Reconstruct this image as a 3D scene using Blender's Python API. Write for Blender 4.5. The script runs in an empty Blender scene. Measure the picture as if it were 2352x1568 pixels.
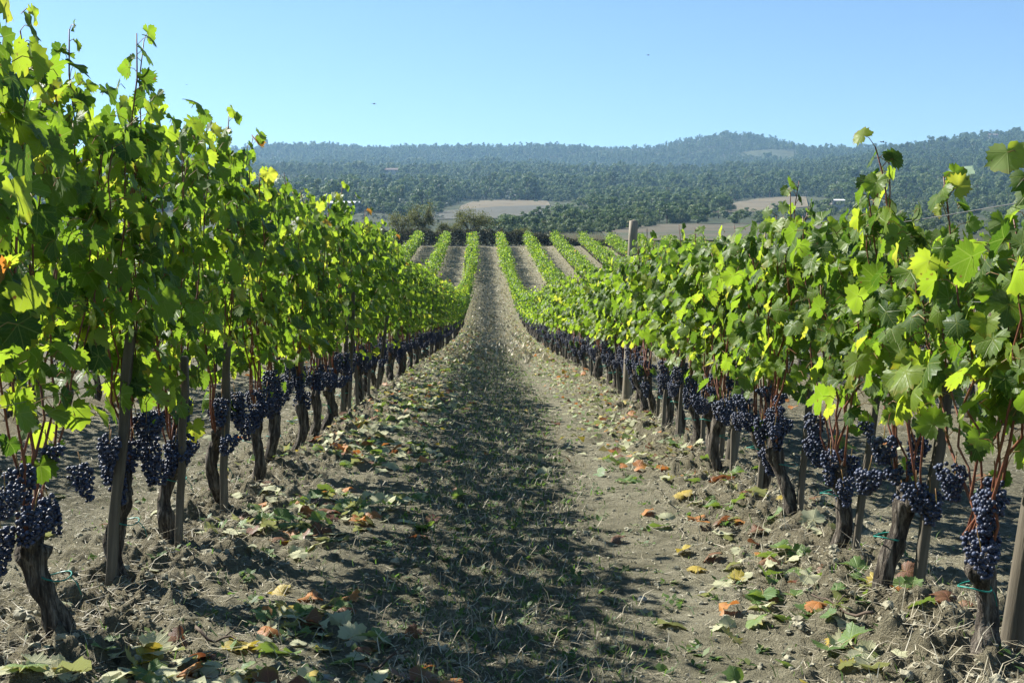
import bpy, bmesh, math
import numpy as np
from mathutils import Vector, Matrix, Euler

# ------------------------------------------------------------------ camera, sky, sun, exposure
SC = bpy.context.scene
COL = SC.collection
R = math.radians
F = 2802.0            # focal length in the unit the picture was measured in (2352 wide)
VPX, HY = 1135.0, 620.0
CAMH = 1.12
cam_data = bpy.data.cameras.new("camera")
cam = bpy.data.objects.new("camera", cam_data)
COL.objects.link(cam)
cam_data.sensor_width = 23.5
cam_data.lens = 28.0
cam_data.clip_start = 0.05
cam_data.clip_end = 20000
cam.location = (0.02, 0.0, CAMH)
cam.rotation_euler = (R(90) - math.atan((784 - HY) / F), 0, -math.atan((1176 - VPX) / F))
SC.camera = cam

SUN_EL, SUN_AZ = 38.5, 54.0      # azimuth: degrees to the left of the view direction
world = bpy.data.worlds.new("World")
SC.world = world
world.use_nodes = True
wn = world.node_tree
bg = wn.nodes["Background"]
sky = wn.nodes.new("ShaderNodeTexSky")
sky.sky_type = 'NISHITA'
sky.sun_disc = False
sky.sun_elevation = R(SUN_EL)
sky.sun_rotation = R(-SUN_AZ)
sky.altitude = 300
sky.air_density = 1.0
sky.dust_density = 0.05
sky.ozone_density = 2.4
tint = wn.nodes.new("ShaderNodeMix")
tint.data_type = 'RGBA'; tint.blend_type = 'MULTIPLY'
tint.inputs[0].default_value = 1.0
tint.inputs[7].default_value = (0.84, 0.97, 1.10, 1)
wn.links.new(sky.outputs[0], tint.inputs[6])
wn.links.new(tint.outputs[2], bg.inputs[0])
bg.inputs[1].default_value = 0.054

sun_data = bpy.data.lights.new("sun", 'SUN')
sun_data.energy = 5.0
sun_data.angle = R(0.5)
sun_data.color = (1.0, 0.965, 0.90)
sun = bpy.data.objects.new("sun", sun_data)
COL.objects.link(sun)
sdir = Vector((-math.sin(R(SUN_AZ)) * math.cos(R(SUN_EL)), math.cos(R(SUN_AZ)) * math.cos(R(SUN_EL)), math.sin(R(SUN_EL))))
sun.rotation_euler = sdir.to_track_quat('Z', 'Y').to_euler()
sun.location = (-30, 30, 40)

SC.view_settings.view_transform = 'Standard'
SC.view_settings.look = 'None'
SC.view_settings.exposure = 1.42
SC.view_settings.gamma = 1.0
cy = SC.cycles
cy.max_bounces = 6
cy.diffuse_bounces = 3
cy.glossy_bounces = 2
cy.transmission_bounces = 4
cy.volume_bounces = 0
cy.transparent_max_bounces = 4
cy.caustics_reflective = False
cy.caustics_refractive = False
cy.use_denoising = True
cy.sample_clamp_indirect = 4.0

rng = np.random.default_rng(11)

# ------------------------------------------------------------------ helpers
class MB:
    """collects vertices and faces; build() links them as one mesh object"""
    def __init__(s):
        s.v, s.f, s.m, s.a, s.n = [], [], [], [], 0
    def add(s, v, faces, mat=0, attr=None):
        v = np.asarray(v, float).reshape(-1, 3)
        for fa in faces:
            fa = np.asarray(fa, int)
            if len(fa):
                s.f.append(fa + s.n)
                s.m.append(np.full(len(fa), mat, int))
        s.v.append(v)
        if attr is None:
            attr = np.zeros((len(v), 3))
        s.a.append(np.asarray(attr, float))
        s.n += len(v)
        return s
    def merge(s, o, mat=None, offset=None):
        base = s.n
        for fa, mm in zip(o.f, o.m):
            s.f.append(fa + base)
            s.m.append(mm if mat is None else np.full(len(fa), mat, int))
        for v, a in zip(o.v, o.a):
            s.v.append(v if offset is None else v + np.asarray(offset))
            s.a.append(a)
        s.n += o.n
        return s
    def mesh(s, name, mats, smooth=True):
        me = bpy.data.meshes.new(name)
        V = np.concatenate(s.v) if s.v else np.zeros((0, 3))
        me.vertices.add(len(V))
        me.vertices.foreach_set("co", V.astype(np.float32).ravel())
        lv = np.concatenate([f.ravel() for f in s.f])
        tot = np.concatenate([np.full(len(f), f.shape[1], int) for f in s.f])
        st = np.concatenate([[0], np.cumsum(tot)[:-1]])
        me.loops.add(len(lv))
        me.loops.foreach_set("vertex_index", lv.astype(np.int32))
        me.polygons.add(len(tot))
        me.polygons.foreach_set("loop_start", st.astype(np.int32))
        me.polygons.foreach_set("material_index", np.concatenate(s.m).astype(np.int32))
        me.polygons.foreach_set("use_smooth", np.full(len(tot), smooth, bool))
        at = me.attributes.new("leaf", 'FLOAT_VECTOR', 'POINT')
        at.data.foreach_set("vector", np.concatenate(s.a).astype(np.float32).ravel())
        for m in mats:
            me.materials.append(m)
        me.update(calc_edges=True)
        me.validate()
        return me
    def build(s, name, mats, parent=None, smooth=True, loc=(0, 0, 0)):
        o = bpy.data.objects.new(name, s.mesh(name, mats, smooth))
        COL.objects.link(o)
        o.location = loc
        if parent:
            o.parent = parent
        return o

def tag(o, label=None, cat=None, group=None, kind=None):
    if label: o["label"] = label
    if cat: o["category"] = cat
    if group: o["group"] = group
    if kind: o["kind"] = kind
    return o

def empty(name, loc, rz=0.0):
    o = bpy.data.objects.new(name, None)
    COL.objects.link(o)
    o.empty_display_size = 0.1
    o.location = loc
    o.rotation_euler = (0, 0, rz)
    return o

KIDS = {}
def child(o, root):
    o.parent = root
    KIDS.setdefault(root.name, []).append(o)
    return o

def copy_tree(root, loc, rz=0.0, sc=(1, 1, 1)):
    r = root.copy()
    COL.objects.link(r)
    r.location = loc
    r.rotation_euler = (0, 0, rz)
    r.scale = sc
    for ch in KIDS.get(root.name, []):
        c = ch.copy()
        COL.objects.link(c)
        c.parent = r
        KIDS.setdefault(r.name, []).append(c)
    return r

ORD = "first second third fourth fifth sixth seventh eighth ninth tenth eleventh twelfth thirteenth fourteenth fifteenth sixteenth seventeenth eighteenth nineteenth twentieth".split()

def hash2(i, j, seed):
    i = np.asarray(i, np.int64); j = np.asarray(j, np.int64)
    h = (i * 374761393 + j * 668265263 + seed * 974711) & 0xffffffff
    h = ((h ^ (h >> 13)) * 1274126177) & 0xffffffff
    h = h ^ (h >> 16)
    return (h & 0xffffff) / float(0xffffff)

def vnoise(x, y, seed=0):
    x = np.asarray(x, float); y = np.asarray(y, float)
    xi, yi = np.floor(x), np.floor(y)
    fx, fy = x - xi, y - yi
    fx = fx * fx * (3 - 2 * fx); fy = fy * fy * (3 - 2 * fy)
    a = hash2(xi, yi, seed); b = hash2(xi + 1, yi, seed)
    c = hash2(xi, yi + 1, seed); d = hash2(xi + 1, yi + 1, seed)
    return (a + (b - a) * fx + (c - a) * fy + (a - b - c + d) * fx * fy) * 2 - 1

def fbm(x, y, seed=0, oct=4):
    s, a, f = 0, 0.5, 1.0
    for k in range(oct):
        s = s + a * vnoise(x * f, y * f, seed + 17 * k)
        a *= 0.5; f *= 2.03
    return s

def worley(x, y, seed=0):
    x = np.asarray(x, float); y = np.asarray(y, float)
    xi, yi = np.floor(x), np.floor(y)
    best = np.full(x.shape, 9.0); who = np.zeros(x.shape)
    for dx in (-1, 0, 1):
        for dy in (-1, 0, 1):
            cx, cy_ = xi + dx, yi + dy
            px = cx + hash2(cx, cy_, seed); py = cy_ + hash2(cx, cy_, seed + 5)
            d = np.hypot(px - x, py - y)
            w = hash2(cx, cy_, seed + 9)
            m = d < best
            best = np.where(m, d, best); who = np.where(m, w, who)
    return best, who

def smooth(a, b, x):
    t = np.clip((np.asarray(x, float) - a) / (b - a), 0, 1)
    return t * t * (3 - 2 * t)

def hermite(xs, ys, x):
    xs = np.asarray(xs, float); ys = np.asarray(ys, float)
    m = np.gradient(ys, xs)
    x = np.clip(x, xs[0], xs[-1])
    k = np.clip(np.searchsorted(xs, x) - 1, 0, len(xs) - 2)
    h = xs[k + 1] - xs[k]; t = (x - xs[k]) / h
    return ((2*t**3 - 3*t**2 + 1) * ys[k] + (t**3 - 2*t**2 + t) * h * m[k] + (-2*t**3 + 3*t**2) * ys[k+1] + (t**3 - t**2) * h * m[k+1])

# ------------------------------------------------------------------ the lie of the land
S = 3.09            # row spacing
PY = [-60, -20, -5, 0, 15, 28, 41, 55, 68, 80, 95, 108, 125, 140, 150]
PZ = [1.2, 0.45, 0.125, 0, -.385, -.85, -1.30, -1.60, -1.50, -1.05, -.15, .93, 2.45, 3.80, 4.2]
def prof(y): return hermite(PY, PZ, y)
def shift(y): return -0.85 * (np.clip(np.asarray(y, float) - 45, 0, 110) / 95) ** 1.5
def row_x(k, y):
    """k = ..., -2, -1, 1, 2 ...: rows left and right of the aisle"""
    c = (k - 0.5) * S if k > 0 else (k + 0.5) * S
    return c + 0.02 + shift(y)

DD = np.array([150, 220, 300, 400, 500, 700, 900, 1100, 1300, 1450, 1550, 1800, 2100, 2400, 2600, 3000, 4500.])
YA = np.array([562, 557, 543, 525, 508, 484, 464, 440, 415, 399, 399, 404, 388, 365, 0, 40, 160.])
YB = np.array([562, 556, 545, 528, 510, 480, 452, 425, 395, 372, 360, 338, 4, 12, 25, 70, 200.])
RPX = [-2500, 0, 400, 540, 620, 700, 760, 880, 1000, 1200, 1400, 1500, 1560, 1640, 1710, 1780, 1850, 1950, 2050, 2150, 2220, 2300, 2352, 3000, 5000]
RY = [360, 365, 352, 345, 338, 338, 331, 333, 329, 333, 334, 336, 322, 310, 305, 312, 325, 332, 330, 322, 308, 306, 302, 285, 290]
def ridge(px): return np.interp(px, RPX, RY) + 9
def ypx_of(px, d):
    """picture row (2352 scale) of the far terrain in direction px at distance d"""
    px = np.asarray(px, float); d = np.asarray(d, float)
    r = ridge(px)
    a = np.interp(d, DD, YA) ; ra = np.interp(d, [0, 2400, 2600, 5000], [0, 0, 1, 1])
    b = np.interp(d, DD, YB) ; rb = np.interp(d, [0, 1800, 2100, 5000], [0, 0, 1, 1])
    # offsets are relative to the ridge where the ridge weight is one
    a = np.where(d >= 2600, r + np.interp(d, [2600, 3000, 4500], [0, 40, 160]), np.where(d > 2400, 365 + (r - 365) * ra, a))
    b = np.where(d >= 2100, r + np.interp(d, [2100, 2400, 2600, 3000, 4500], [0, 12, 25, 70, 200]), np.where(d > 1800, 338 + (r - 338) * rb, b))
    w = smooth(1500, 2200, px)
    return a + (b - a) * w
def px_of(x, y): return np.clip(VPX + F * np.asarray(x, float) / np.maximum(np.asarray(y, float), 1), -2500, 5000)
def far_h(x, y):
    y = np.maximum(np.asarray(y, float), 1)
    yp = ypx_of(px_of(x, y), y)
    h = CAMH + (HY - yp) / F * y
    return h + fbm(x / 90., y / 90., 3, 3) * np.clip(y - 300, 0, 900) * 0.002 + (fbm(x / 260., y / 260., 13, 3) - .1) * np.clip(y - 980, 0, 1500) * 0.024 * (1 - .6 * smooth(2250, 2600, y))
def row_dist(x, y):
    """distance to the nearest vine row axis"""
    u = (np.asarray(x, float) - 0.02 - shift(y)) / S + 0.5
    return np.abs(u - np.round(u)) * S
def base_h(x, y):
    x = np.asarray(x, float); y = np.asarray(y, float)
    near = prof(y) - 0.022 * np.maximum(x - 9, 0) * smooth(60, 140, y) + 0.004 * np.clip(np.abs(x) - 20, 0, 300)
    w = smooth(147, 165, y)
    return near * (1 - w) + far_h(x, y) * w
def ground(x, y):
    x = np.asarray(x, float); y = np.asarray(y, float)
    h = base_h(x, y)
    inv = smooth(149, 146, y)
    e = row_dist(x, y)
    h = h + inv * (-0.10 * (1 - np.exp(-(e / 0.42) ** 2)))
    fade = smooth(60, 25, y) * smooth(16, 8, np.abs(x))
    if np.any(fade > 0):
        rough = 0.3 + 1.1 * np.exp(-(e / 0.5) ** 2) + 0.35 * np.clip(fbm(x * 1.3, y * 1.3, 8, 2) * 2, 0, 1)
        u = x - shift(y)
        rough = rough * (1 - 0.6 * np.exp(-((u - 0.75) / 0.22) ** 2)) * (1 - 0.4 * np.exp(-((u + 0.65) / 0.2) ** 2))
        xw_ = x + .05 * vnoise(x * 14, y * 14, 31); yw_ = y + .05 * vnoise(x * 14, y * 14, 32)
        f1, w1 = worley(xw_ / 0.21, yw_ / 0.21, 3)
        f2, w2 = worley(xw_ / 0.085, yw_ / 0.085, 4)
        f3, w3 = worley(xw_ / 0.04, yw_ / 0.04, 6)
        c = 0.040 * smooth(0.06, 0.34, 0.62 - f1) * (w1 > 0.6) * (.5 + w1) * .7 + 0.022 * smooth(0.05, 0.3, 0.6 - f2) * (w2 > .4) + 0.022 * np.clip(0.6 - f3, 0, 1) * w3
        crumb = np.abs(vnoise(x * 21, y * 21, 51)) * .016 + np.abs(vnoise(x * 44, y * 44, 52)) * .010 + .012 * np.clip(vnoise(x * 30, y * 30, 53), 0, 1)
        h = h + fade * (rough * .9 + .18) * (crumb - .012) - fade * rough * .040
        h = h + fade * rough * (c * .75 + 0.018 * np.abs(vnoise(x * 8, y * 8, 21)) * np.abs(vnoise(x * 5, y * 5, 22)) * 2 + 0.03 * fbm(x * 13, y * 13, 2, 3)) + fade * 0.02 * fbm(x * 1.7, y * 1.7, 5, 2)
    return h
def g1(x, y): return float(ground(np.array([x]), np.array([y]))[0])

# ------------------------------------------------------------------ materials
def mat(name):
    m = bpy.data.materials.new(name)
    m.use_nodes = True
    nt = m.node_tree
    return m, nt, nt.nodes["Principled BSDF"]
def nd(nt, t, **kw):
    n = nt.nodes.new(t)
    for k, v in kw.items():
        setattr(n, k, v)
    return n
def link(nt, a, b): nt.links.new(a, b)
def ramp(nt, fac, stops):
    r = nd(nt, "ShaderNodeValToRGB")
    el = r.color_ramp.elements
    while len(el) < len(stops): el.new(0.5)
    for e, (p, c) in zip(el, stops):
        e.position = p; e.color = (*c, 1)
    link(nt, fac, r.inputs[0])
    return r.outputs[0]
def noise(nt, scale, detail=4, rough=0.6, vec=None, stretch=None):
    n = nd(nt, "ShaderNodeTexNoise")
    n.inputs["Scale"].default_value = scale
    n.inputs["Detail"].default_value = detail
    n.inputs["Roughness"].default_value = rough
    if vec is None:
        tc = nd(nt, "ShaderNodeTexCoord"); vec = tc.outputs["Object"]
    if stretch:
        mp = nd(nt, "ShaderNodeMapping"); mp.inputs["Scale"].default_value = stretch
        link(nt, vec, mp.inputs[0]); vec = mp.outputs[0]
    link(nt, vec, n.inputs["Vector"])
    return n.outputs["Fac"]
def math_n(nt, op, a, b=None, clamp=False):
    n = nd(nt, "ShaderNodeMath", operation=op, use_clamp=clamp)
    for i, v in enumerate((a, b)):
        if v is None: continue
        if isinstance(v, (int, float)): n.inputs[i].default_value = v
        else: link(nt, v, n.inputs[i])
    return n.outputs[0]
def mixc(nt, fac, a, b, mode='MIX'):
    n = nd(nt, "ShaderNodeMix", data_type='RGBA', blend_type=mode)
    for i, v in ((0, fac), (6, a), (7, b)):
        if isinstance(v, (int, float)): n.inputs[i].default_value = v
        elif isinstance(v, tuple): n.inputs[i].default_value = (*v, 1)
        else: link(nt, v, n.inputs[i])
    return n.outputs[2]
def bump(nt, bsdf, h, strength, dist):
    b = nd(nt, "ShaderNodeBump")
    b.inputs["Strength"].default_value = strength
    b.inputs["Distance"].default_value = dist
    link(nt, h, b.inputs["Height"])
    link(nt, b.outputs[0], bsdf.inputs["Normal"])

def leaf_material(name, stops, under, trans_gain, trans=0.45, rough=0.38, veins=True, back_stops=None, vein_col=(0.30, 0.36, 0.09)):
    m, nt, bs = mat(name)
    at = nd(nt, "ShaderNodeAttribute", attribute_name="leaf")
    sp = nd(nt, "ShaderNodeSeparateXYZ"); link(nt, at.outputs["Vector"], sp.inputs[0])
    u, v, r = sp.outputs
    col = ramp(nt, r, stops)
    tcol = ramp(nt, r, trans_gain)
    spots = noise(nt, 26, 3, 0.6)
    col = mixc(nt, math_n(nt, 'MULTIPLY', math_n(nt, 'SUBTRACT', spots, 0.42, True), 1.6), col, (0.10, 0.15, 0.02))
    rim = math_n(nt, 'SQRT', math_n(nt, 'ADD', math_n(nt, 'MULTIPLY', u, u), math_n(nt, 'MULTIPLY', v, v)))
    rim = math_n(nt, 'ADD', rim, math_n(nt, 'MULTIPLY', spots, 0.5))
    rim = math_n(nt, 'MULTIPLY', math_n(nt, 'SUBTRACT', rim, 0.84, True), 5.0, True)
    rim = math_n(nt, 'MULTIPLY', rim, math_n(nt, 'MULTIPLY', math_n(nt, 'SUBTRACT', r, 0.42, True), 2.2, True))
    col = mixc(nt, rim, col, (0.26, 0.20, 0.03))
    tcol = mixc(nt, rim, tcol, (0.50, 0.40, 0.03))
    brown = math_n(nt, 'MULTIPLY', math_n(nt, 'SUBTRACT', noise(nt, 45, 2, 0.5), 0.67, True), 14.0, True)
    col = mixc(nt, brown, col, (0.10, 0.05, 0.02))
    tcol = mixc(nt, brown, tcol, (0.16, 0.07, 0.02))
    if veins:
        ua = math_n(nt, 'ABSOLUTE', u)
        best = None
        for ang in (0.0, 50.0, 108.0):
            s_, c_ = math.sin(R(ang)), math.cos(R(ang))
            perp = math_n(nt, 'ABSOLUTE', math_n(nt, 'SUBTRACT', math_n(nt, 'MULTIPLY', ua, c_), math_n(nt, 'MULTIPLY', v, s_)))
            al = math_n(nt, 'ADD', math_n(nt, 'MULTIPLY', ua, s_), math_n(nt, 'MULTIPLY', v, c_))
            # secondary veins branch from the main vein
            sec = math_n(nt, 'ABSOLUTE', math_n(nt, 'SINE', math_n(nt, 'MULTIPLY', math_n(nt, 'SUBTRACT', al, math_n(nt, 'MULTIPLY', perp, 0.9)), 19.0)))
            sec = math_n(nt, 'ADD', math_n(nt, 'MULTIPLY', sec, 0.075), 0.012)
            perp = math_n(nt, 'MINIMUM', perp, math_n(nt, 'ADD', sec, math_n(nt, 'MULTIPLY', math_n(nt, 'GREATER_THAN', perp, 0.3), 1.0)))
            neg = math_n(nt, 'MULTIPLY', math_n(nt, 'LESS_THAN', al, 0.0), 1.0)
            perp = math_n(nt, 'ADD', perp, neg)
            best = perp if best is None else math_n(nt, 'MINIMUM', best, perp)
        vm = math_n(nt, 'SUBTRACT', 1.0, math_n(nt, 'DIVIDE', best, 0.026), True)
        col = mixc(nt, math_n(nt, 'MULTIPLY', vm, 0.75), col, vein_col)
        tcol = mixc(nt, math_n(nt, 'MULTIPLY', vm, 0.35), tcol, (0.35, 0.42, 0.10))
        bump(nt, bs, math_n(nt, 'SUBTRACT', math_n(nt, 'MULTIPLY', spots, 0.6), vm), 0.45, 0.004)
    geo = nd(nt, "ShaderNodeNewGeometry")
    ucol = mixc(nt, 0.75, col, under)
    front = mixc(nt, geo.outputs["Backfacing"], col, ucol)
    link(nt, front, bs.inputs["Base Color"])
    rg = math_n(nt, 'ADD', math_n(nt, 'MULTIPLY', geo.outputs["Backfacing"], 0.3), rough)
    link(nt, rg, bs.inputs["Roughness"])
    bs.inputs["Specular IOR Level"].default_value = 0.22
    tr = nd(nt, "ShaderNodeBsdfTranslucent")
    link(nt, tcol, tr.inputs[0])
    mx = nd(nt, "ShaderNodeMixShader"); mx.inputs[0].default_value = trans
    link(nt, bs.outputs[0], mx.inputs[1]); link(nt, tr.outputs[0], mx.inputs[2])
    link(nt, mx.outputs[0], nt.nodes["Material Output"].inputs[0])
    return m

G_STOPS = [(0.0, (0.040, 0.092, 0.014)), (0.45, (0.118, 0.198, 0.022)), (0.8, (0.19, 0.265, 0.032)), (0.955, (0.21, 0.25, 0.03)), (0.975, (0.33, 0.20, 0.03)), (1.0, (0.36, 0.10, 0.025))]
G_TRANS = [(0.0, (0.055, 0.120, 0.008)), (0.45, (0.22, 0.36, 0.018)), (0.8, (0.44, 0.56, 0.034)), (0.955, (0.50, 0.52, 0.05)), (0.975, (0.62, 0.36, 0.04)), (1.0, (0.55, 0.16, 0.03))]
M_LEAF = leaf_material("vine_leaf", G_STOPS, (0.150, 0.205, 0.080), G_TRANS, 0.54, 0.44)
M_LEAFF = leaf_material("vine_leaf_far", G_STOPS, (0.150, 0.205, 0.080), G_TRANS, 0.54, 0.46, veins=False)
def fallen(name, c0, c1, t0, under):
    return leaf_material(name, [(0, c0), (1, c1)], under, [(0, t0), (1, t0)], 0.25, 0.5, True, vein_col=tuple(min(1, k * 1.5) for k in c1))
M_FALL = {
    "green": fallen("fallen_green", (0.07, 0.13, 0.04), (0.14, 0.20, 0.06), (0.25, 0.38, 0.04), (0.34, 0.38, 0.24)),
    "pale": fallen("fallen_pale", (0.26, 0.29, 0.14), (0.36, 0.36, 0.18), (0.4, 0.42, 0.15), (0.46, 0.45, 0.29)),
    "yellow": fallen("fallen_yellow", (0.32, 0.26, 0.04), (0.42, 0.30, 0.06), (0.55, 0.42, 0.05), (0.42, 0.35, 0.14)),
    "orange": fallen("fallen_orange", (0.34, 0.12, 0.03), (0.42, 0.18, 0.06), (0.6, 0.2, 0.04), (0.42, 0.25, 0.14)),
    "brown": fallen("fallen_brown", (0.11, 0.045, 0.028), (0.20, 0.085, 0.05), (0.25, 0.08, 0.03), (0.24, 0.13, 0.09)),
}

def simple(name, cols, scale, rough=0.8, bumpd=0.0, stretch=None, detail=5, spec=0.3):
    m, nt, bs = mat(name)
    n = noise(nt, scale, detail, 0.65, stretch=stretch)
    c = ramp(nt, n, cols)
    link(nt, c, bs.inputs["Base Color"])
    bs.inputs["Roughness"].default_value = rough
    bs.inputs["Specular IOR Level"].default_value = spec
    if bumpd: bump(nt, bs, n, 0.9, bumpd)
    return m
M_BARK = simple("vine_bark", [(0.36, (0.016, 0.013, 0.010)), (0.5, (0.066, 0.053, 0.039)), (0.66, (0.23, 0.20, 0.155))], 60, 0.92, 0.03, (1, 1, 0.13), detail=8)
M_CANE = simple("cane", [(0.3, (0.10, 0.030, 0.018)), (0.7, (0.24, 0.10, 0.055))], 30, 0.5, 0.001, (1, 1, 0.3))
M_PET = simple("petiole", [(0.3, (0.26, 0.07, 0.04)), (0.7, (0.30, 0.26, 0.07))], 12, 0.5)
M_WOOD = simple("stake_wood", [(0.3, (0.058, 0.048, 0.033)), (0.55, (0.120, 0.102, 0.072)), (0.8, (0.20, 0.176, 0.13))], 34, 0.85, 0.006, (1, 1, 0.07))
M_POST = simple("post_wood", [(0.3, (0.15, 0.125, 0.087)), (0.55, (0.28, 0.24, 0.175)), (0.8, (0.38, 0.335, 0.255))], 24, 0.85, 0.006, (1, 1, 0.06))  # lighter copy of the stake wood: weathered pale, sunlit look put into colour
M_TIE = simple("tie_plastic", [(0.3, (0.01, 0.14, 0.10)), (0.7, (0.03, 0.26, 0.20))], 30, 0.4)
M_WIRE = simple("wire_steel", [(0.3, (0.10, 0.095, 0.09)), (0.7, (0.16, 0.155, 0.15))], 30, 0.45)
M_TWIG = simple("twig", [(0.3, (0.05, 0.035, 0.025)), (0.7, (0.14, 0.10, 0.07))], 20, 0.9)
M_STONE = simple("stone", [(0.3, (0.22, 0.215, 0.19)), (0.7, (0.40, 0.39, 0.35))], 14, 0.85, 0.006)
M_CLOD = simple("clod", [(0.3, (0.17, 0.155, 0.105)), (0.7, (0.36, 0.335, 0.235))], 26, 0.95, 0.008)
def grape_material():
    m, nt, bs = mat("grape_skin")
    n = noise(nt, 55, 3, 0.6)
    c = ramp(nt, n, [(0.35, (0.003, 0.004, 0.011)), (0.52, (0.020, 0.030, 0.068)), (0.72, (0.060, 0.085, 0.16))])
    link(nt, c, bs.inputs["Base Color"])
    link(nt, ramp(nt, n, [(0.3, (.42,) * 3), (0.7, (.68,) * 3)]), bs.inputs["Roughness"])
    bs.inputs["Specular IOR Level"].default_value = 0.5
    return m
M_GRAPE = grape_material()
def attr_mat(name, stops, rough=0.75, trans=0.0, tcol=(0.3, 0.35, 0.1), spec=0.3, vary=0.0):
    m, nt, bs = mat(name)
    at = nd(nt, "ShaderNodeAttribute", attribute_name="leaf")
    sp = nd(nt, "ShaderNodeSeparateXYZ"); link(nt, at.outputs["Vector"], sp.inputs[0])
    fac = sp.outputs[2]
    if vary:
        oi = nd(nt, "ShaderNodeObjectInfo")
        patch = noise(nt, 0.008, 3, 0.6, oi.outputs["Location"])
        fac = math_n(nt, 'ADD', fac, math_n(nt, 'MULTIPLY', math_n(nt, 'SUBTRACT', patch, 0.5), 1.2))
        fac = math_n(nt, 'ADD', math_n(nt, 'MULTIPLY', fac, 1 - vary), math_n(nt, 'MULTIPLY', oi.outputs["Random"], vary * 1.1), True)
    c = ramp(nt, fac, stops)
    link(nt, c, bs.inputs["Base Color"])
    bs.inputs["Roughness"].default_value = rough
    bs.inputs["Specular IOR Level"].default_value = spec
    if trans:
        tr = nd(nt, "ShaderNodeBsdfTranslucent")
        link(nt, mixc(nt, 0.6, c, tcol), tr.inputs[0])
        mx = nd(nt, "ShaderNodeMixShader"); mx.inputs[0].default_value = trans
        link(nt, bs.outputs[0], mx.inputs[1]); link(nt, tr.outputs[0], mx.inputs[2])
        link(nt, mx.outputs[0], nt.nodes["Material Output"].inputs[0])
    return m
M_STRAW = attr_mat("straw", [(0, (0.17, 0.135, 0.085)), (0.6, (0.40, 0.35, 0.235)), (1, (0.60, 0.55, 0.42))], 0.6, 0.15, (0.5, 0.45, 0.25))
M_GRASS = attr_mat("grass_blade", [(0, (0.035, 0.075, 0.02)), (0.6, (0.08, 0.14, 0.03)), (1, (0.22, 0.22, 0.08))], 0.6, 0.35, (0.2, 0.35, 0.05))
M_TREE = attr_mat("tree_leaf", [(0, (0.026, 0.056, 0.020)), (0.4, (0.060, 0.108, 0.032)), (0.7, (0.105, 0.150, 0.042)), (0.9, (0.18, 0.19, 0.06)), (1, (0.25, 0.20, 0.075))], 0.6, 0.3, (0.17, 0.25, 0.05), vary=0.5)
M_TREEB = attr_mat("bush_leaf", [(0, (0.055, 0.085, 0.028)), (0.55, (0.085, 0.125, 0.038)), (1, (0.14, 0.17, 0.055))], 0.6, 0.3, (0.18, 0.24, 0.06))
M_OLIVE = attr_mat("olive_leaf", [(0, (0.10, 0.12, 0.085)), (0.55, (0.17, 0.19, 0.14)), (1, (0.25, 0.27, 0.21))], 0.6, 0.2, (0.2, 0.24, 0.12))
M_ALM = attr_mat("open_tree_leaf", [(0, (0.045, 0.058, 0.020)), (0.55, (0.085, 0.10, 0.032)), (1, (0.16, 0.15, 0.05))], 0.6, 0.35, (0.2, 0.22, 0.05))
M_BRAMBLE = attr_mat("bramble_leaf", [(0, (0.022, 0.020, 0.012)), (0.6, (0.05, 0.045, 0.026)), (0.9, (0.075, 0.075, 0.035)), (1, (0.16, 0.11, 0.07))], 0.8, 0.1)
M_RENDER = simple("pale_render", [(0.3, (0.30, 0.27, 0.23)), (0.7, (0.38, 0.345, 0.295))], 0.6, 0.9)
M_TOWER = simple("tower_stone", [(0.3, (0.20, 0.19, 0.17)), (0.7, (0.30, 0.28, 0.25))], 0.5, 0.9)
M_ROOFW = simple("white_roof", [(0.3, (0.68, 0.68, 0.66)), (0.7, (0.78, 0.78, 0.76))], 0.4, 0.5)
M_ROOFT = simple("tile_roof", [(0.3, (0.16, 0.115, 0.09)), (0.7, (0.22, 0.155, 0.12))], 0.8, 0.9)
M_DARK = simple("window_dark", [(0.3, (0.02, 0.02, 0.025)), (0.7, (0.04, 0.04, 0.045))], 1, 0.3)
M_BIRD = simple("bird_feather", [(0.3, (0.02, 0.02, 0.02)), (0.7, (0.04, 0.04, 0.04))], 4, 0.8)

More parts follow.
